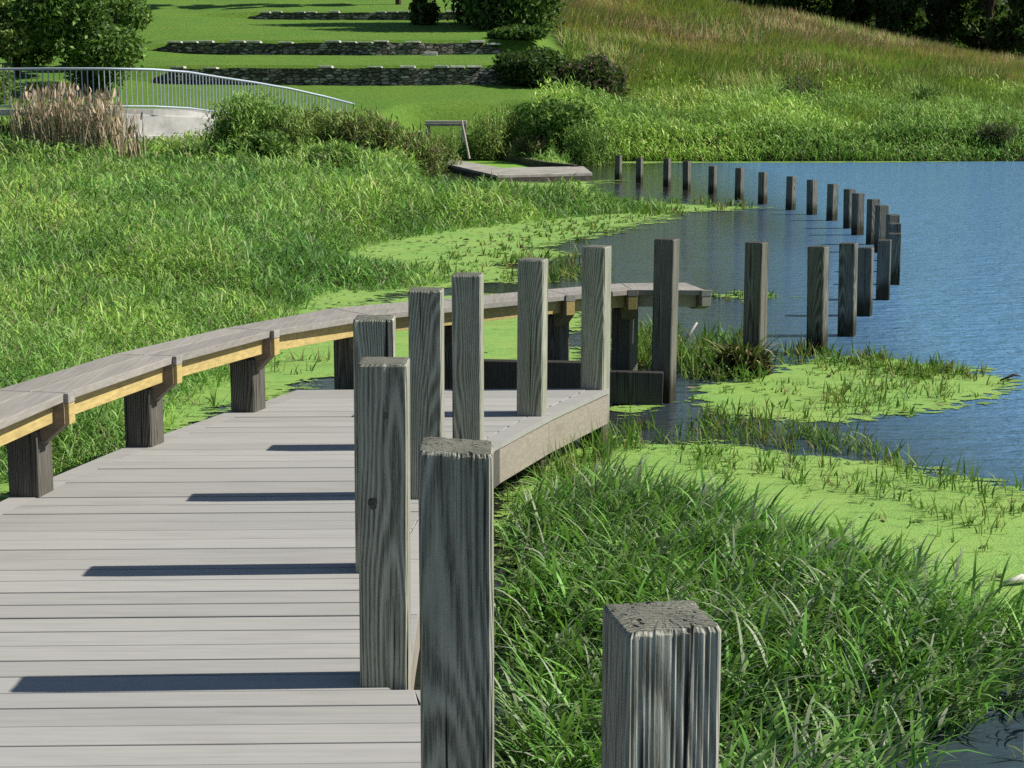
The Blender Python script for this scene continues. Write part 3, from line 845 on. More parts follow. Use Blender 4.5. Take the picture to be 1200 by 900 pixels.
for i in range(len(FRP)):
    f, b = Vector(FRP[i]), Vector(BKP[i]); d = (b - f); wd_ = d.length; d.normalize(); s = Vector((-d.y, d.x))
    # bracket arm with a slanted underside towards the deck
    zt = SZ[i] - 0.037
    prof = [(-0.004, zt), (wd_ - 0.01, zt), (wd_ - 0.01, zt - 0.12), (wd_ * 0.3, zt - (0.185 if i < 9 else 0.11)), (-0.004, zt - (0.095 if i < 9 else 0.07))]
    m = MB(); hw = 0.042
    vs = []
    for sg in (-1, 1):
        for (u, z) in prof:
            p = f + d * u + s * hw * sg; vs.append((p.x, p.y, z))
    n = len(prof)
    m.add(vs, [tuple(range(n)), tuple(range(2 * n - 1, n - 1, -1))] + [(i_, n + i_, n + (i_ + 1) % n, (i_ + 1) % n) for i_ in range(n)])
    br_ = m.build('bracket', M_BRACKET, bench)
    # yellow end block on the arm, grey cap on top of it
    m = MB(); c = f - d * 0.012
    m.bar((c.x, c.y, zt - (0.098 if i < 9 else 0.072)), (c.x, c.y, zt - 0.008), 0.062, 0.02, (d.x, d.y, 0))
    m.build('end_block', M_STRING if i < 9 else M_PALEWOOD, br_, bevel=0.002)
    m = MB(); m.bar((c.x, c.y, zt - 0.005), (c.x, c.y, SZ[i] + 0.002), 0.07, 0.022, (d.x, d.y, 0))
    m.build('end_cap', M_CAPMETAL, br_, bevel=0.002)
    # leg
    if i == 9: continue
    c = f + d * wd_ * (0.55 if i < 8 else 0.6)
    zb = -0.4
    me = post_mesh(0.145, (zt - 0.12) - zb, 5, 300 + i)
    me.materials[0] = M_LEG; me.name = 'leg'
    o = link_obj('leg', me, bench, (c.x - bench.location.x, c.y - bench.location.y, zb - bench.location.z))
    o.rotation_euler = (0, 0, math.atan2(-d.x, d.y) + R(28 if i < 5 else 10))
    o.rotation_euler = (0, 0, R([-2, -4, -9, -14, -18, -22, -24, -26, -28, -30][i]))

# low dark beam past the end of the deck, bolted to the tallest pond post
bm_l = ground(474, 421, 0.36); bm_m = ground(700, 426, 0.36); bm_r = ground(777, 434, 0.25)
m = MB(); 
mx0 = (bm_m[0], bm_m[1])
m.bar((bm_l[0] - .3, bm_l[1] + .07, 0.25), (bm_m[0] - .02, bm_m[1] + .07, 0.25), 0.09, 0.22)
o = top_mesh(m, 'timber_beam', M_DARKBEAM, 0.004); tag(o, 'long low dark beam lying just past the far end of the deck', 'beam')
gy = ground(776, 473, 0)[1]
m = MB(); m.bar((at(700, 432, gy - .03)[0], gy - .03, 0.125), (at(777, 432, gy - .05)[0], gy - .05, 0.115), 0.075, 0.22)
o = top_mesh(m, 'timber_beam', M_DARKBEAM, 0.004); tag(o, 'short dark beam end fixed to the front of the tallest pond post', 'beam')

# ------------------------------------------------------------------ grass masses
G_MID = [(0.060, 0.150, 0.022), (0.075, 0.170, 0.028), (0.050, 0.125, 0.024), (0.095, 0.185, 0.035), (0.10, 0.165, 0.055)]
# left marsh: many bent blades in leaning drifts
def marsh_noise(x, y): return fbm(x * 0.45, y * 0.28, 4)
bag = Bag()
xm, ym = sample([p for p in MARSH], 0.001)  # seeds the sampler
def scatter_zone(poly, dens_fn, ymin, ymax, nmax, L, Wd, cols, seg, lean=(0.3, 1.1), waz=None, zf=None, xr=(-16, 12), view=True, shift=0.0):
    ay0, ay1 = ymin, ymax
    y = ay0 * (ay1 / ay0) ** rng.random(nmax)
    hx = y * 0.34
    x = rng.uniform(-1, 1, nmax) * hx
    k = polydist(x, y, poly) > -0.28 - 0.004 * y - shift
    x, y = x[k], y[k]
    p = dens_fn(x, y)
    k = rng.random(len(x)) < p
    x, y = x[k], y[k]
    n = len(x)
    z = (zf(x, y) if zf else zterrain(x, y)) - 0.03
    sc = 0.45 + 1.0 * fbm(x * 1.3 + 50, y * 0.8, 3)
    l = rng.uniform(*L, n) * sc
    az = (fbm(x * 0.7 + 9, y * 0.5, 3) - 0.5) * 9 + rng.normal(0, 1.3, n) + (waz or 0)
    ln = rng.uniform(*lean, n)
    c = pick(cols, n)
    return x, y, z, l, az, ln, c
def tint(c, x, y, f, a, b):
    t = f[:, None]
    return c * (np.array(a) * (1 - t) + np.array(b) * t)
x, y, z, l, az, ln, c = scatter_zone(MARSH, lambda x, y: np.ones(len(x)), 9.0, 52, 460000, (0.26, 0.56), None, G_MID, 3, lean=(0.5, 1.7))
k = x < 6; x, y, z, l, az, ln, c = [q[k] for q in (x, y, z, l, az, ln, c)]
f = np.clip((fbm(x * 0.33, y * 0.2, 4) - 0.3) * 2.2, 0, 1)
c = tint(c, x, y, f, (0.78, 0.88, 0.9), (1.3, 1.15, 1.05))
c *= (1.28, 1.22, 1.3)
f2 = np.clip((fbm(x * 2.2 + 7, y * 1.1, 3) - 0.3) * 2.2, 0, 1)
c = tint(c, x, y, f2, (0.75, 0.80, 0.85), (1.25, 1.2, 1.15))
l *= 0.3 + 0.7 * smooth(polydist(x, y, MARSH), -0.3, 0.7)
py_ = 450 + FPX * np.tan(np.arctan2(EYE, y) - PITCH)
l *= np.where((py_ > 296) & (600 + x / y * FPX > 372), 0.34, 1.0)
# kept low in front of the bridge abutment and the dock
px_ = 600 + x / y * FPX
l *= np.where((y > 36) & (px_ > 140) & (px_ < 255), 0.35, 1.0) * np.where((y > 33) & (px_ > 490), 0.36, 1.0)
l *= np.interp(y, [9, 14, 40, 52], [0.75, 0.9, 1.1, 1.1])
n = len(x)
lng = rng.random(n) < 0.12
c *= np.array([1.42, 1.28, 1.35])
dead = rng.random(n) < 0.05; c[dead] = np.array([0.26, 0.23, 0.13]) * rng.uniform(0.7, 1.2, (dead.sum(), 1))
mott = np.clip((fbm(x * 0.9 + 70, y * 0.45 + 3, 4) - 0.36) * 4, 0, 1)
c = tint(c, x, y, mott, (0.62, 0.72, 0.72), (1.14, 1.1, 1.1))
l *= 0.6 + 0.6 * mott
l *= np.where(x / y * FPX + 600 > 490, 1.0, 1.15)
wdt = np.clip(y * 0.00075, 0.008, 0.045) * rng.uniform(0.6, 1.3, n)
P = np.c_[x, y, z]
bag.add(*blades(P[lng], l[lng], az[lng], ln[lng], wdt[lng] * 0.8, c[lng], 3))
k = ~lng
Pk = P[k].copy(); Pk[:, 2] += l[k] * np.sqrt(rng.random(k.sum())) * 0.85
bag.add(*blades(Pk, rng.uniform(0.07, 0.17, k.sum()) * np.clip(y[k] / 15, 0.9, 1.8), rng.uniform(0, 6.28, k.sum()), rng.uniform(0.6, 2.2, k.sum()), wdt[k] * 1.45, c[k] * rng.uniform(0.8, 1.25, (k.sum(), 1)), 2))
o = bag.build('marsh_grass', M_GRASS); tag(o, 'thick tangled green marsh grass behind the bench', 'grass', None, 'stuff')
print('marsh', len(x))

# foreground grass: leafy leaning stems
def leafy(xb, yb, zb, hgt, azc, cols, leaf_l=(0.14, 0.32), leaf_w=(0.008, 0.018), nl=(4, 7), lean=(0.6, 1.55), bag=None):
    n = len(xb)
    st_az = azc + rng.normal(0, 0.8, n); st_ln = rng.uniform(*lean, n)
    # the stems
    P = np.c_[xb, yb, zb]
    col = pick(cols, n)
    bag.add(*blades(P, hgt, st_az, st_ln, np.full(n, 0.004), col * 0.8, 5))
    for j in range(nl[1]):
        k = rng.random(n) < (1.0 if j < nl[0] else 0.5)
        m_ = k.sum()
        t = np.clip((j + rng.uniform(0.2, 0.9, m_)) / nl[1], 0.08, 0.98)
        # position along the stem (same arc as blades)
        pos = P[k].copy(); seg = 10
        th0, th1 = st_ln[k] * 0.35, st_ln[k] * 1.25
        d = np.stack([np.cos(st_az[k]), np.sin(st_az[k])], 1)
        for s_ in range(seg):
            tm = (s_ + 0.5) / seg * t
            th = th0 + (th1 - th0) * tm
            pos += np.c_[d * np.sin(th)[:, None], np.cos(th)] * (hgt[k] * t / seg)[:, None]
        la = st_az[k] + rng.choice([-1, 1], m_) * rng.uniform(0.3, 1.5, m_)
        ll = rng.uniform(*leaf_l, m_) * (1.1 - 0.4 * t)
        cc_ = col[k] * rng.uniform(0.8, 1.25, (m_, 1))
        pale = rng.random(m_) < 0.2
        cc_[pale] = np.array([0.30, 0.34, 0.22]) * rng.uniform(0.8, 1.2, (pale.sum(), 1))
        bag.add(*blades(pos, ll, la, rng.uniform(0.7, 1.6, m_), rng.uniform(*leaf_w, m_), cc_, 4, twist=0.5))
bag = Bag()
x, y = sample(FGRASS, 860)
dd = polydist(x, y, FGRASS)
den = np.clip(fbm(x * 2.2 + 2, y * 1.8, 3) * 3.4 - 0.85, 0.22, 1) * smooth(dd, -0.02, 0.25)
k = rng.random(len(x)) < den
x, y, dd = x[k], y[k], dd[k]
k = (np.abs(x / y) < 0.36) | (y < 4)
x, y, dd = x[k], y[k], dd[k]
n = len(x)
hg = rng.uniform(0.22, 0.42, n) * (0.6 + 0.75 * fbm(x * 1.2 + 3, y * 1.2, 3)) * (0.55 + 0.45 * smooth(dd, 0, 0.5))
azc = -0.4 + (fbm(x * 0.8, y * 0.8, 2) - 0.5) * 5
G_FG = [(0.065, 0.175, 0.026), (0.085, 0.21, 0.034), (0.05, 0.135, 0.026), (0.11, 0.235, 0.045), (0.10, 0.16, 0.065)]
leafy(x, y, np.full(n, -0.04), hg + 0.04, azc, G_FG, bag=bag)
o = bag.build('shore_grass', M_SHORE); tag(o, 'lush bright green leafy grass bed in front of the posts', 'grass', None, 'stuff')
print('fg stems', n)

# emergent weeds poking out of the duckweed
WEEDS = [  # polygon, density per m2, height, colours
    ([(718, 502), (830, 488), (990, 507), (1100, 556), (1210, 566), (1210, 592), (1100, 580), (1000, 534), (850, 522), (720, 524)], 90, (0.06, 0.20)),
    ([(800, 446), (825, 400), (870, 396), (905, 432), (890, 450)], 320, (0.10, 0.26)),
    ([(900, 418), (960, 402), (1060, 420), (1160, 442), (1080, 447), (990, 428), (900, 430)], 90, (0.06, 0.18)),
    ([(880, 484), (1000, 452), (1110, 452), (1110, 485), (980, 496)], 55, (0.05, 0.16)),
    ([(640, 545), (760, 520), (960, 540), (1210, 600), (1210, 760), (1000, 660), (860, 600)], 26, (0.03, 0.12)),
    ([(700, 520), (900, 532), (1200, 590), (1200, 640), (1000, 580), (840, 560)], 60, (0.05, 0.15)),
    ([(900, 425), (1000, 416), (1190, 446), (1150, 470), (1000, 440)], 60, (0.04, 0.12)),
    ([(790, 470), (900, 440), (1080, 430), (1150, 450), (1000, 480), (850, 490)], 22, (0.03, 0.10)),
    ([(700, 432), (705, 398), (790, 392), (806, 442), (790, 450)], 160, (0.10, 0.30)),
    ([(430, 330), (500, 300), (640, 262), (800, 246), (740, 272), (620, 296), (640, 326), (500, 338)], 20, (0.04, 0.15)),
    ([(590, 305), (700, 296), (720, 330), (600, 335)], 60, (0.06, 0.22)),
    ([(640, 236), (760, 236), (900, 242), (800, 252), (660, 252)], 26, (0.08, 0.25)),
    ([(588, 610), (640, 560), (700, 524), (735, 528), (670, 590)], 260, (0.08, 0.30)),
    ([(826, 350), (880, 343), (930, 350), (880, 356)], 40, (0.04, 0.12)),
    ([(180, 500), (300, 468), (400, 436), (390, 400), (260, 440)], 40, (0.05, 0.20)),
    ([(40, 566), (140, 528), (190, 470), (100, 500)], 160, (0.12, 0.35)),
    ([(1080, 850), (1210, 800), (1210, 740), (1300, 700), (1300, 900), (1100, 900)], 26, (0.05, 0.2)),
]
bag = Bag()
for poly, dens, hh in WEEDS:
    gp = gpoly(poly)
    cx_, cy_ = sample(gp, dens * (2.2 if min(p[0] for p in poly) > 690 else 0.9))
    k = rng.random(len(cx_)) < np.clip(fbm(cx_ * 2.2, cy_ * 1.5, 3) * 2.6 - 0.75, 0.05, 1)
    cx_, cy_ = cx_[k], cy_[k]
    n = len(cx_)
    if n == 0: continue
    rep = 5
    x = np.repeat(cx_, rep) + rng.normal(0, 0.025, n * rep); y = np.repeat(cy_, rep) + rng.normal(0, 0.025, n * rep)
    l = rng.uniform(*hh, n * rep)
    col_ = pick([(0.055, 0.13, 0.02), (0.075, 0.16, 0.025), (0.11, 0.16, 0.035), (0.04, 0.085, 0.02), (0.10, 0.09, 0.03)], n)
    bag.add(*blades(np.c_[x, y, np.full(n * rep, -0.01)], l, rng.uniform(0, 6.28, n * rep), rng.uniform(0.2, 1.5, n * rep), np.clip(y * 0.0008, 0.006, 0.02) * rng.uniform(0.6, 1.4, n * rep) * 1.2, np.repeat(col_, rep, 0), 3))
for p in DW[:3]:
    x, y = sample(p, 16)
    n = len(x)
    P = np.c_[x, y, np.full(n, 0.014)]
    nn_ = rng.normal(0, 0.25, (n, 3)); 
    ang = rng.uniform(0, 6.28, n); sz = rng.uniform(0.012, 0.035, n) * np.clip(y / 9, 1, 2)
    a_ = np.stack([np.cos(ang), np.sin(ang), rng.uniform(-.1, .35, n)], 1) * sz[:, None]; b_ = np.stack([-np.sin(ang), np.cos(ang), rng.uniform(-.2, .3, n)], 1) * sz[:, None] * 0.45
    V = np.stack([P - a_, P - b_, P + a_, P + b_], 1).reshape(-1, 3)
    bag.add(V, np.arange(4 * n).reshape(n, 4), np.repeat(pick([(0.05, 0.09, 0.02), (0.10, 0.16, 0.04), (0.03, 0.03, 0.012), (0.16, 0.17, 0.08)], n), 4, 0))
o = bag.build('water_weeds', M_GRASS); tag(o, 'scattered tufts of water weeds poking through the duckweed', 'water weeds', None, 'stuff')

# far bank grass
def bank_density(x, y): return smooth(y, 50.6, 51.5) * (polydist(x, y, POND) < 0.1)
bag = Bag()
n = 230000
y = rng.uniform(49, 76, n); x = rng.uniform(-3.5, 26, n)
k = (np.abs(x / y) < 0.34) & (polydist(x, y, POND) < 0.15) & (x > np.interp(y, [49, 53, 57, 60, 62, 69, 76], [-3.2, -3.0, 0.5, 2.0, 3.0, 4.0, 4.0])) & (rng.random(n) > smooth(y + 6 * (fbm(x * .25, y * .2, 3) - .5), 62, 75))
x, y = x[k], y[k]; n = len(x)
l = rng.uniform(0.4, 0.95, n) * (0.25 + 1.35 * fbm(x * 0.5, y * 0.5, 3)) * (0.55 + 0.45 * smooth(y, 52, 56))
c = 1.6 * pick([(0.11, 0.19, 0.045), (0.12, 0.215, 0.045), (0.075, 0.155, 0.028), (0.135, 0.195, 0.06)], n)
f = np.clip((fbm(x * 0.3 + 20, y * 0.25, 3) - 0.35) * 2.6, 0, 1)
c = tint(c, x, y, f, (0.72, 0.76, 0.78), (1.4, 1.26, 1.15))
P = np.c_[x, y, zterrain(x, y) - 0.05]
k = rng.random(n) < 0.3
bag.add(*blades(P[k], l[k], rng.uniform(0, 6.28, k.sum()), rng.uniform(0.3, 1.4, k.sum()), rng.uniform(0.025, 0.045, k.sum()), c[k], 3))
k = ~k
Pk = P[k]; Pk[:, 2] += l[k] * np.sqrt(rng.random(k.sum())) * 0.85
bag.add(*blades(Pk, rng.uniform(0.15, 0.34, k.sum()), rng.uniform(0, 6.28, k.sum()), rng.uniform(0.6, 2.2, k.sum()), rng.uniform(0.035, 0.075, k.sum()), c[k] * rng.uniform(0.8, 1.25, (k.sum(), 1)), 2))
o = bag.build('bank_grass', M_GRASS); tag(o, 'tall light green grass along the far bank of the pond', 'grass', None, 'stuff')
# prairie on the slope
bag = Bag()
n = 190000
y = rng.uniform(59, 100, n); x = rng.uniform(0, 36, n)
k = (np.abs(x / y) < 0.34) & (x > np.interp(y, [61, 66, 74, 84, 100], [4.0, 3.8, 2.3, 1.8, 1.6]))
x, y = x[k], y[k]; n = len(x)
l = rng.uniform(0.5, 1.0, n) * (0.65 + 0.7 * fbm(x * 0.3, y * 0.3, 3))
g1 = pick([(0.12, 0.19, 0.035), (0.145, 0.20, 0.035), (0.10, 0.165, 0.03)], n)
g2 = pick([(0.22, 0.175, 0.075), (0.25, 0.16, 0.10), (0.18, 0.175, 0.055), (0.25, 0.185, 0.115)], n)
t = np.clip(smooth(y, 65, 84) * 0.66 + (fbm(x * 0.22 + 40, y * 0.16, 4) - 0.5) * 2.0, 0, 1)
pickred = rng.random(n) < t * 0.8
c = np.where(pickred[:, None], g2, g1)
yel = rng.random(n) < 0.012; c[yel] = (0.55, 0.40, 0.02)
bag.add(*blades(np.c_[x, y, zterrain(x, y) - 0.05], l, (fbm(x * .3, y * .3, 2) - .5) * 8 + rng.normal(0, .7, n), rng.uniform(0.2, 1.3, n), rng.uniform(0.03, 0.06, n), c, 3))
o = bag.build('prairie_grass', M_GRASS); tag(o, 'olive and rusty prairie grass covering the hillside', 'grass', None, 'stuff')

# ------------------------------------------------------------------ footbridge on the left
def rail_pt(x, y, Y): return at(x, y, Y)
top_px = [(-60, 81.5, 47), (0, 81, 47), (60, 80.5, 47), (120, 80.5, 47), (180, 81.5, 47.8), (220, 84.5, 49.0), (260, 91, 50.4), (300, 97, 51.8), (340, 104, 53.0), (380, 113, 54.2), (415, 122, 55.0)]
TP = [Vector(rail_pt(*p)) for p in top_px]
bridge = empty('footbridge', (TP[3].x, 47, 0.8))
tag(bridge, 'pale concrete footbridge with a metal baluster railing sloping down to the right', 'footbridge')
H_R = 1.08
railing = MB()
railing.tube([p for p in TP], 0.035, 8)
ro = railing.build('railing', M_STEEL, bridge, smooth=True)
m = MB(); m.tube([p - Vector((0, 0, H_R - 0.08)) for p in TP], 0.025, 6); m.build('bottom_rail', M_STEEL, ro)
cum = [0]
for i in range(len(TP) - 1): cum.append(cum[-1] + (TP[i + 1] - TP[i]).length)
def along(s):
    for i in range(len(TP) - 1):
        if s <= cum[i + 1]:
            t = (s - cum[i]) / (cum[i + 1] - cum[i]); return TP[i].lerp(TP[i + 1], t)
    return TP[-1]
ball = None
s = 0.1
nbal = 0
while s < cum[-1]:
    p = along(s)
    if ball is None:
        m = MB(); m.tube([(0, 0, -H_R + 0.05), (0, 0, -0.02)], 0.016, 6)
        ball = m.build('baluster', M_STEEL, ro, local=True); o = ball
    else:
        o = ball.copy(); COL.objects.link(o); o.parent = ro
    o.location = p - world_loc(ro)
    s += 0.152 ; nbal += 1
print('balusters', nbal)
slab = MB()
for i in range(len(TP) - 1):
    p, q = TP[i], TP[i + 1]
    for a_, b_ in ((p, q),):
        z0, z1 = a_.z - H_R, b_.z - H_R
        slab.prism([(a_.x, a_.y - .22), (b_.x, b_.y - .22), (b_.x, b_.y + 2.4), (a_.x, a_.y + 2.4)], [z0 - .16, z1 - .16, z1 - .16, z0 - .16], [z0, z1, z1, z0])
slab.build('deck_slab', M_CONC, bridge)
m = MB()
ax0, ax1 = at(140, 150, 46.6)[0], at(246, 150, 48.9)[0]
m.prism([(ax0, 46.7), (ax1, 49.3), (ax1, 51.5), (ax0, 51.5)], 0.1, [TP[3].z - H_R - .12, at(246, 88, 49.8)[2] - H_R - .12, at(246, 88, 49.8)[2] - H_R - .12, TP[3].z - H_R - .12])
m.build('abutment', M_CONC, bridge, bevel=0.02)
m = MB(); m.prism([(ax0 + .3, 46.45), (ax1 - .2, 48.7), (ax1 - .2, 49.3), (ax0 + .3, 47.2)], 0.1, [at(190, 158, 47.4)[2]] * 4)
m.build('footing', M_CONC, bridge, bevel=0.02)

# ------------------------------------------------------------------ stone terrace walls
def stone_wall(label, x0, x1, Yw, h, seed, curve):
    r = random.Random(seed)
    xa, xb = (x0 - 600) / FPX * Yw, (x1 - 600) / FPX * Yw
    zb = float(np.interp(Yw, [64, 72, 86], [2.60, 3.85, 5.9]))
    root = empty('stone_wall', ((xa + xb) / 2, Yw, zb)); tag(root, label, 'stone wall', 'terrace walls on the lawn')
    m = MB(); n = 22
    pts = []
    for i in range(n + 1):
        t = i / n
        x = xa + (xb - xa) * t
        yy = Yw - 0.25 + curve * max(0, t - 0.72) ** 1.2 * 4 + 0.08 * math.sin(t * 9 + seed)
        yy = Yw - 0.25 - (0.75 * t / 0.66 if t < 0.66 else 0.75 * (1 - (t - 0.66) / 0.34)) + 0.06 * math.sin(t * 9 + seed)
        ht = h * min(1, 0.35 + t * 9) * min(1, 0.5 + (1 - t) * 8) * r.uniform(0.93, 1.05)
        pts.append((x, yy + r.uniform(-.05, .05), ht))
    for i in range(n):
        a, b = pts[i], pts[i + 1]
        m.prism([(a[0], a[1]), (b[0], b[1]), (b[0], Yw + .3), (a[0], Yw + .3)], zb - 0.25, [zb + a[2], zb + b[2], zb + b[2], zb + a[2]])
    m.build('wall_body', M_STONE, root)
    i = 1
    while i < n:
        if r.random() < 0.62:
            a, b = pts[i], pts[min(i + 1, n)]
            m = MB(); top = zb + max(a[2], b[2])
            m.prism([(a[0] + .04, a[1] - .09), (b[0] - .04, b[1] - .07), (b[0] - .06, Yw + .25), (a[0] + .05, Yw + .27)], top + 0.003, top + r.uniform(.05, .10))
            m.build('capstone', M_CAP, root, bevel=0.015)
        i += r.choice([1, 1, 2])
    return root
stone_wall('lowest and thickest dry stone wall across the lawn, just above the bridge rail', 188, 604, 64, 0.52, 3, 0.6)
stone_wall('middle dry stone wall with pale capstones at its right end', 186, 588, 72, 0.43, 5, 0.6)
stone_wall('uppermost thin stone wall across the lawn behind the dark little bush', 298, 590, 86, 0.28, 8, 0.4)
p = at(505, 66, 71.0); zz = float(zterrain(p[0], 70.8))
m = MB(); m.prism([(p[0] - .26, 70.6), (p[0] + .28, 70.65), (p[0] + .22, 71.0), (p[0] - .2, 71.0)], zz - 0.03, zz + .15)
o = top_mesh(m, 'stone_block', M_CAP, 0.02); tag(o, 'loose pale stone block on the grass below the middle wall', 'stone')

# ------------------------------------------------------------------ floating dock at the far end
def gp(x, y, z): 
    q = ground(x, y, z); return q
dk = empty('dock', (*gp(600, 203, 0.0), 0.0)); tag(dk, 'low weathered plank dock framing a patch of duckweed at the far shore', 'dock')
ZD = 0.17
m = MB(); m.prism([gp(514, 190, ZD), gp(582, 205.5, ZD), gp(591, 197, ZD), gp(524, 185.5, ZD)], 0.1, ZD); m.build('walkway', M_DOCK, dk, bevel=0.01)
m = MB(); m.prism([gp(583.2, 205.5, ZD), gp(694, 203, ZD), gp(684, 195.2, ZD), gp(592, 196.9, ZD)], 0.1, ZD + .01); m.build('walkway', M_DOCK, dk, bevel=0.01)
m = MB()
a, b = gp(583.2, 205.5, ZD), gp(694, 203, ZD)
m.prism([(a[0], a[1] - .05), (b[0], b[1] - .05), (b[0], b[1] + .1), (a[0], a[1] + .1)], -0.1, 0.098); m.build('edge_beam', M_DOCKDARK, dk)  # dark colour of both front beams stands in for shade on this side
m = MB()
a, b = gp(514, 190, ZD), gp(582, 205.5, ZD)
m.prism([(a[0], a[1] - .05), (b[0], b[1] - .05), (b[0], b[1] + .1), (a[0], a[1] + .1)], -0.1, 0.098); m.build('edge_beam', M_DOCKDARK, dk)
bp = [gp(528, 181, 0.2), gp(583, 180.5, 0.2), gp(640, 191, 0.2), gp(675, 194.5, 0.2)]
for a, b in zip(bp[:-1], bp[1:]):
    m = MB(); m.bar((*a, 0.10), (*b, 0.10), 0.12, 0.26); m.build('edge_beam', M_DOCKDARK, dk)
pdw = [gp(524, 186, .04), gp(590, 197.5, .04), gp(684, 195.8, .04), gp(640, 191.5, .04), gp(583, 182, .04), gp(530, 182, .04)]
N_ = MB(); 
me = bpy.data.meshes.new('duckweed_patch'); me.from_pydata([(q[0], q[1], .03) for q in pdw], [], [tuple(range(len(pdw)))])
N = NT('duckweed_film'); tc = N.add('ShaderNodeTexCoord').outputs['Object']
N.set(N.ramp(N.noise(tc, 3.0, 6, 0.7), [(0.3, (0.13, 0.28, 0.03)), (0.7, (0.22, 0.40, 0.06))]), 0.6, 0.2); me.materials.append(N.m)
o = link_obj('duckweed_patch', me); tag(o, 'flat patch of duckweed enclosed by the far dock', 'duckweed', None, 'stuff')
# leaning pole and grey plank bench in the weeds
p0, p1 = at(550, 186, 47), at(541, 141, 47)
m = MB(); m.tube([p0, p1], [0.032, 0.026], 8); o = top_mesh(m, 'leaning_pole', M_STICK); tag(o, 'thin pale pole leaning left beside the far dock', 'pole')
q = at(522, 146, 50); 
pb = empty('plank_bench', (q[0], 50, q[2] - .45)); tag(pb, 'small grey plank bench half sunk in weeds behind the leaning pole', 'bench')
m = MB(); m.box(q[0] - .58, q[0] + .62, 49.8, 50.15, q[2] + .04, q[2] + .11); m.build('seat', M_STICK, pb, bevel=0.008)
m = MB(); m.box(q[0] - .58, q[0] + .62, 49.78, 49.85, q[2] - .04, q[2] + .035); m.build('front_board', M_DOCK, pb, bevel=0.008)
for sx in (-.5, .54):
    m = MB(); m.box(q[0] + sx - .06, q[0] + sx + .06, 49.9, 50.05, q[2] - 0.5, q[2] + .037); m.build('leg', M_DOCK, pb)

# ------------------------------------------------------------------ small things near the posts
# root clump at the foot of the fourth pond post
rx, ry = ground(872, 440)
rc = empty('root_clump', (rx, ry, 0)); tag(rc, 'dark clump of roots and dead grass heaped against a pond post', 'root clump')
P = crown_points([(rx - .04, ry, 0.09, 0.17, 0.12, 0.13), (rx + .06, ry + .02, 0.06, 0.15, 0.1, 0.1)], 1500); P = P[P[:, 2] > -0.02]
b = Bag(); b.add(*leaf_cards(P, rng.uniform(0.02, 0.06, len(P)), pick([(0.022, 0.018, 0.012), (0.035, 0.03, 0.018), (0.05, 0.045, 0.02)], len(P)), aspect=2.5)); b.build('root_mass', M_DRY, (rx, ry, 0), rc)
b = Bag(); n = 130
ang = rng.uniform(0, 6.28, n)
b.add(*blades(np.c_[rx + .13 * np.cos(ang), ry + .1 * np.sin(ang), rng.uniform(0.04, 0.2, n)], rng.uniform(0.12, 0.3, n), ang, rng.uniform(0.8, 1.9, n), rng.uniform(0.008, 0.018, n), pick([(0.25, 0.21, 0.12), (0.16, 0.17, 0.07), (0.09, 0.13, 0.04), (0.05, 0.05, 0.025)], n), 4)); b.build('dead_grass', M_DRY, (rx, ry, 0), rc)
def stick(label, a, b_, r, name='stick', bend=0.02):
    a, b_ = Vector(a), Vector(b_); mid = (a + b_) / 2 + Vector((0, 0, bend))
    m = MB(); m.tube([a, mid, b_], [r, r * 0.9, r * 0.6], 7); o = top_mesh(m, name, M_STICK, smooth=True); tag(o, label, 'stick'); return o
g0 = ground(735, 428)[1]
stick('thin pale stick propped up right of the deck corner post, leaning left', at(713, 408, g0), at(748, 432, g0 + .1), 0.009)
stick('short pale stick crossing the leaning one beside the deck corner', at(712, 418, g0 - .1), at(727, 407, g0 - .05), 0.006)
e0 = ground(812, 405)[1]
stick('stout pale stick standing slanted under the right end of the bench', at(801, 402, e0), at(817, 378, e0 + .05), 0.014, bend=0)
d1, d2 = ground(1176, 689), ground(1216, 683)
m = MB(); m.tube([(d1[0], d1[1], .02), ((d1[0] + d2[0]) / 2, d1[1] + .03, .035), (d2[0], d2[1], .02)], [0.006, 0.018, 0.010], 8)
o = top_mesh(m, 'driftwood', simple('white_driftwood', (0.75, 0.70, 0.62), 0.8, 0.2, 0, 20, 0.15), smooth=True); tag(o, 'small white piece of driftwood on the duckweed at the right edge', 'driftwood')
d1, d2 = ground(1172, 449), ground(1196, 443)
m = MB(); m.tube([(d1[0], d1[1], .02), ((d1[0] + d2[0]) / 2, d1[1] + .06, .05), (d2[0], d2[1], .015)], [0.006, 0.011, 0.004], 7)
o = top_mesh(m, 'driftwood', M_ROOT, smooth=True); tag(o, 'dark twig floating off the tip of the duckweed tongue', 'driftwood')

# ------------------------------------------------------------------ shrubs and trees
DKG = [(0.022, 0.045, 0.012), (0.035, 0.065, 0.016), (0.018, 0.035, 0.012)]
MDG = [(0.05, 0.105, 0.02), (0.065, 0.125, 0.025), (0.04, 0.08, 0.018)]
LTG = [(0.105, 0.185, 0.04), (0.13, 0.205, 0.055), (0.08, 0.15, 0.035)]
OLV = [(0.11, 0.15, 0.04), (0.13, 0.145, 0.05), (0.085, 0.11, 0.035)]
PRP = [(0.06, 0.04, 0.04), (0.085, 0.06, 0.05), (0.05, 0.055, 0.025)]
def zt_(X, Y): return float(zterrain(np.array([X]), np.array([Y]))[0])
def shrub_px(x, ytop, halfw, Y, cols, label, **kw):
    X, _, ztop = at(x, ytop, Y); zb = min(zt_(X, Y), kw.pop('zmax', 99))
    return make_shrub(kw.pop('name', 'shrub'), (X, Y, zb), max(0.4, ztop - zb), halfw / FPX * Y, cols, label, **kw)
G_SH = 'bushes on the bank'
shrub_px(290, 108, 52, 43.5, LTG, 'feathery light green bush against the right end of the bridge abutment', nleaf=7000, leaf=0.085, nlobes=16, style='blade')
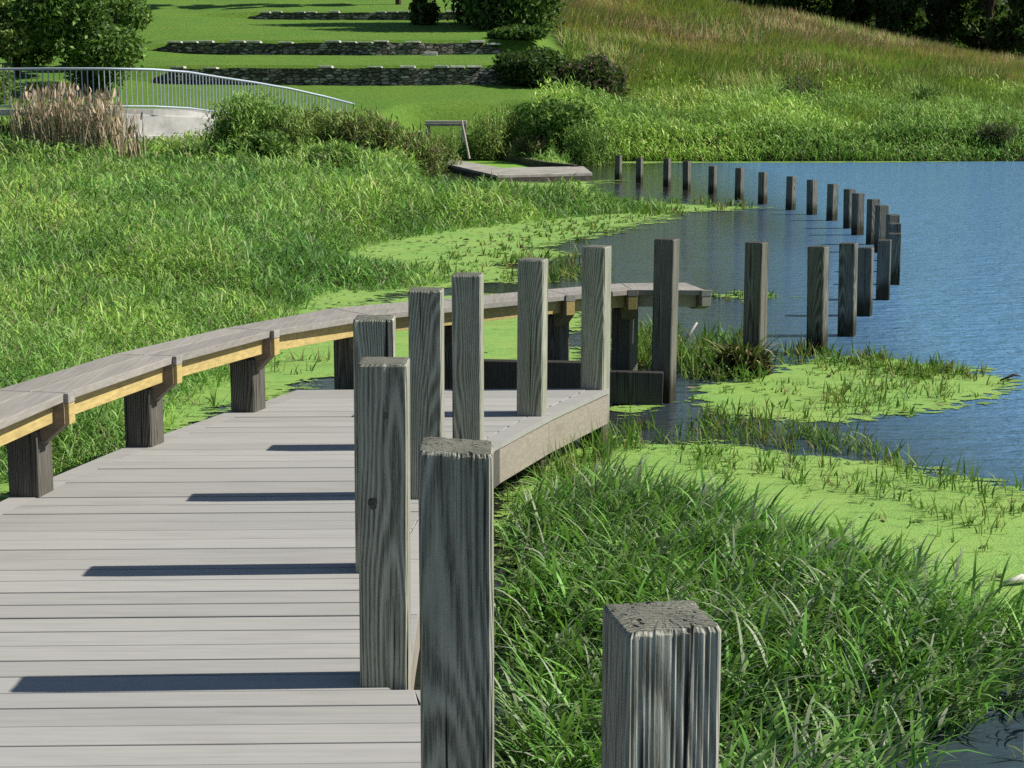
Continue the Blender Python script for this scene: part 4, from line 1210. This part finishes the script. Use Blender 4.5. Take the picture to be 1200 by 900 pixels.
shrub_px(360, 120, 50, 43.0, OLV + LTG, 'wide olive bush in front of the lower end of the bridge rail', nleaf=6000, leaf=0.085, nlobes=14, style='blade')
shrub_px(428, 130, 42, 42.5, OLV + OLV + PRP + LTG, 'brownish purple weedy bush right of the bridge rail', nleaf=4500, leaf=0.08, nlobes=12, style='blade')
shrub_px(305, 150, 42, 40.5, MDG + LTG, 'dark leafy bush low in front of the feathery bush', nleaf=4000, leaf=0.08)
shrub_px(395, 168, 40, 38.5, LTG, 'low green bush in front of the brownish purple bush', nleaf=3500, leaf=0.08, style='blade')
shrub_px(512, 148, 36, 49.0, OLV + MDG, 'low weeds heaped in front of the small plank bench', nleaf=2500, leaf=0.08, style='blade', zmax=0.3)
shrub_px(480, 152, 44, 43.5, LTG + OLV + OLV + PRP, 'low mottled bush left of the leaning pole', nleaf=4500, leaf=0.08, nlobes=12, style='blade')
shrub_px(585, 124, 42, 57.1, OLV + LTG, 'tan green bush behind the far dock', nleaf=4500, leaf=0.09, style='blade', zmax=0.15, nlobes=14)
shrub_px(655, 112, 40, 54.4, MDG + LTG, 'dark green bush behind the right half of the far dock', nleaf=4800, leaf=0.1)
shrub_px(698, 132, 36, 53.2, MDG + LTG, 'light green bush above the leftmost far post', nleaf=3600, leaf=0.09, style='blade')
shrub_px(632, 158, 30, 54.0, OLV + PRP, 'straw coloured low bush at the back edge of the dock', nleaf=2400, leaf=0.08, style='blade')
shrub_px(622, 54, 44, 63.6, DKG, 'dark bush at the right end of the lowest stone wall', nleaf=13000, leaf=0.11, nlobes=16)
shrub_px(690, 66, 46, 63.2, DKG + PRP, 'dark purplish bush spreading right from the wall end under the prairie slope', nleaf=13000, leaf=0.11, nlobes=16)
shrub_px(612, 30, 34, 73, DKG + MDG, 'dark bush between the wall ends and the slender tree', nleaf=5000, leaf=0.16, nlobes=12)
shrub_px(940, 84, 26, 66.5, PRP + DKG, 'small purple brown bush low on the prairie slope', nleaf=1600, leaf=0.13, style='blade')
shrub_px(1085, 98, 20, 64.5, DKG + MDG, 'small dark bush low on the slope right of the purple brown one', nleaf=1200, leaf=0.13, style='blade')
shrub_px(1170, 142, 26, 57.5, DKG + PRP, 'dark bush in the bank grass near the right edge', nleaf=1600, leaf=0.12, style='blade')
shrub_px(604, -200, 54, 79, DKG + MDG, 'tall slender leafy tree where the lawn meets the prairie', name='tree', cat='tree', nleaf=20000, leaf=0.17, nlobes=22)
shrub_px(572, -230, 46, 82, DKG, 'dark tree behind the slender one at the lawn edge', name='tree', cat='tree', nleaf=16000, leaf=0.18, nlobes=20)
X, _, zt2 = at(497, -8, 82.0); zb = zt_(X, 82.0)
make_shrub('conifer_bush', (X, 82.0, zb), zt2 - zb, 0.75, DKG, 'narrow dark upright bush in front of the uppermost wall', nleaf=2400, leaf=0.14, nlobes=12)
# trees
def tree_px(x, Y, h, rad, cols, label, **kw):
    X = (x - 600) / FPX * Y; zb = zt_(X, Y)
    return make_tree(kw.pop('name', 'tree'), (X, Y, zb - 0.05), h, rad, cols, label, **kw)
GT = 'trees at the edges of the lawn'
tree_px(105, 60, 6.5, 2.5, MDG + LTG + MDG + DKG, 'leafy dark green tree directly behind the bridge railing', low=0.04, nleaf=20000, leaf=0.13, nlobes=40, group=GT)
tree_px(30, 64, 7.5, 2.6, DKG + DKG + MDG, 'darkest tree at the top left corner', low=0.08, nleaf=16000, leaf=0.16, nlobes=24, group=GT)
tree_px(140, 66, 6.5, 1.6, LTG + MDG, 'sunlit yellow green tree at the left edge of the lawn', low=0.02, nleaf=18000, leaf=0.13, nlobes=22, group=GT)
tree_px(-20, 57, 5.0, 1.8, LTG + OLV, 'yellowish shrubby tree left of the bridge rail at the picture edge', low=0.02, nleaf=11000, leaf=0.12, nlobes=16, group=GT)
tree_px(470, 91.5, 14, 2.2, MDG + DKG, 'thin trunked tree at the top of the lawn casting a long shadow', low=0.25, nleaf=6000, leaf=0.3, group=GT)
wood = [(935, 104, 9, 2.6), (985, 108, 11, 3.0), (1045, 101, 10, 2.6), (1095, 106, 12, 3.2), (1150, 99, 11, 3.0), (1200, 96, 10, 3.0), (1125, 113, 13, 3.4), (1020, 116, 12, 3.2), (1180, 110, 13, 3.4), (955, 118, 13, 3.4), (1075, 122, 14, 3.6)]
wl = ['leftmost dark tree on the prairie crest', 'dark tree second from the left on the crest, with a bare trunk showing', 'dark tree on the crest right of the gap between trunks', 'broad dark tree on the crest above the middle of the right slope',
      'dark tree on the crest towards the right edge', 'dark tree at the right edge of the picture on the crest', 'tall dark tree standing behind the broad crest tree', 'dark tree behind the gap in the crest line',
      'tall dark tree behind the right edge tree', 'tall dark tree behind the leftmost crest tree', 'rearmost tall dark tree in the middle of the crest wood']
for (x, Y, h, r_), lb in zip(wood, wl):
    tree_px(x, Y, h, r_, DKG, lb, name='woodland_tree', low=0.16 if x != 985 else 0.3, nleaf=7000, leaf=0.30, nlobes=22, trunk_r=0.22, group='dark wood on the crest')
for i, (x, Y, h, r_) in enumerate([(880, 140, 15, 4.5), (960, 150, 16, 5), (1040, 146, 16, 5), (1120, 150, 17, 5), (1200, 142, 16, 5)]):
    tree_px(x, Y, h, r_, DKG, ['faint tree far behind the left end of the crest wood', 'faint tree far behind the second crest tree', 'faint tree far behind the gap in the crest wood', 'faint tree far behind the broad crest tree', 'faint tree far behind the right edge of the crest wood'][i], name='woodland_tree', low=0.03, nleaf=4000, leaf=0.6, nlobes=22, trunk_r=0.3, group='dark wood on the crest')

# dry reeds in front of the bridge
def reed_clump(x, ytop, halfw, Y, label, n=420):
    X, _, ztop = at(x, ytop, Y); zb = zt_(X, Y); h = ztop - zb
    b = Bag(); W = halfw / FPX * Y
    xx = X + rng.normal(0, 0.5, n) * W; yy = Y + rng.normal(0, 0.4, n)
    ll = h * rng.uniform(0.55, 1.12, n)
    b.add(*blades(np.c_[xx, yy, np.full(n, zb)], ll, rng.uniform(0, 6.28, n), rng.uniform(0, 0.5, n), rng.uniform(0.02, 0.035, n), pick([(0.22, 0.19, 0.125), (0.30, 0.265, 0.19), (0.15, 0.135, 0.085), (0.10, 0.105, 0.05)], n), 4))
    k = rng.random(n) < 0.45
    tip = np.c_[xx, yy, zb + ll * 0.9][k]
    b.add(*blades(tip, rng.uniform(0.12, 0.28, len(tip)), rng.uniform(0, 6.28, len(tip)), rng.uniform(0, 0.7, len(tip)), rng.uniform(0.05, 0.08, len(tip)), pick([(0.26, 0.215, 0.15), (0.16, 0.13, 0.09), (0.34, 0.30, 0.22)], len(tip)), 4))
    o = b.build('dry_reeds', M_DRY, (X, Y, zb)); tag(o, label, 'reeds', 'dry reeds before the bridge')
reed_clump(70, 104, 30, 42.5, 'tall clump of dry brown reeds in front of the railing')
reed_clump(118, 112, 28, 42.2, 'greyish dry reed clump overlapping the left end of the abutment')
reed_clump(35, 112, 22, 43, 'dry brown reed clump nearest the left edge', 260)
reed_clump(155, 134, 10, 42, 'few dark reed stalks standing before the pale abutment', 40)
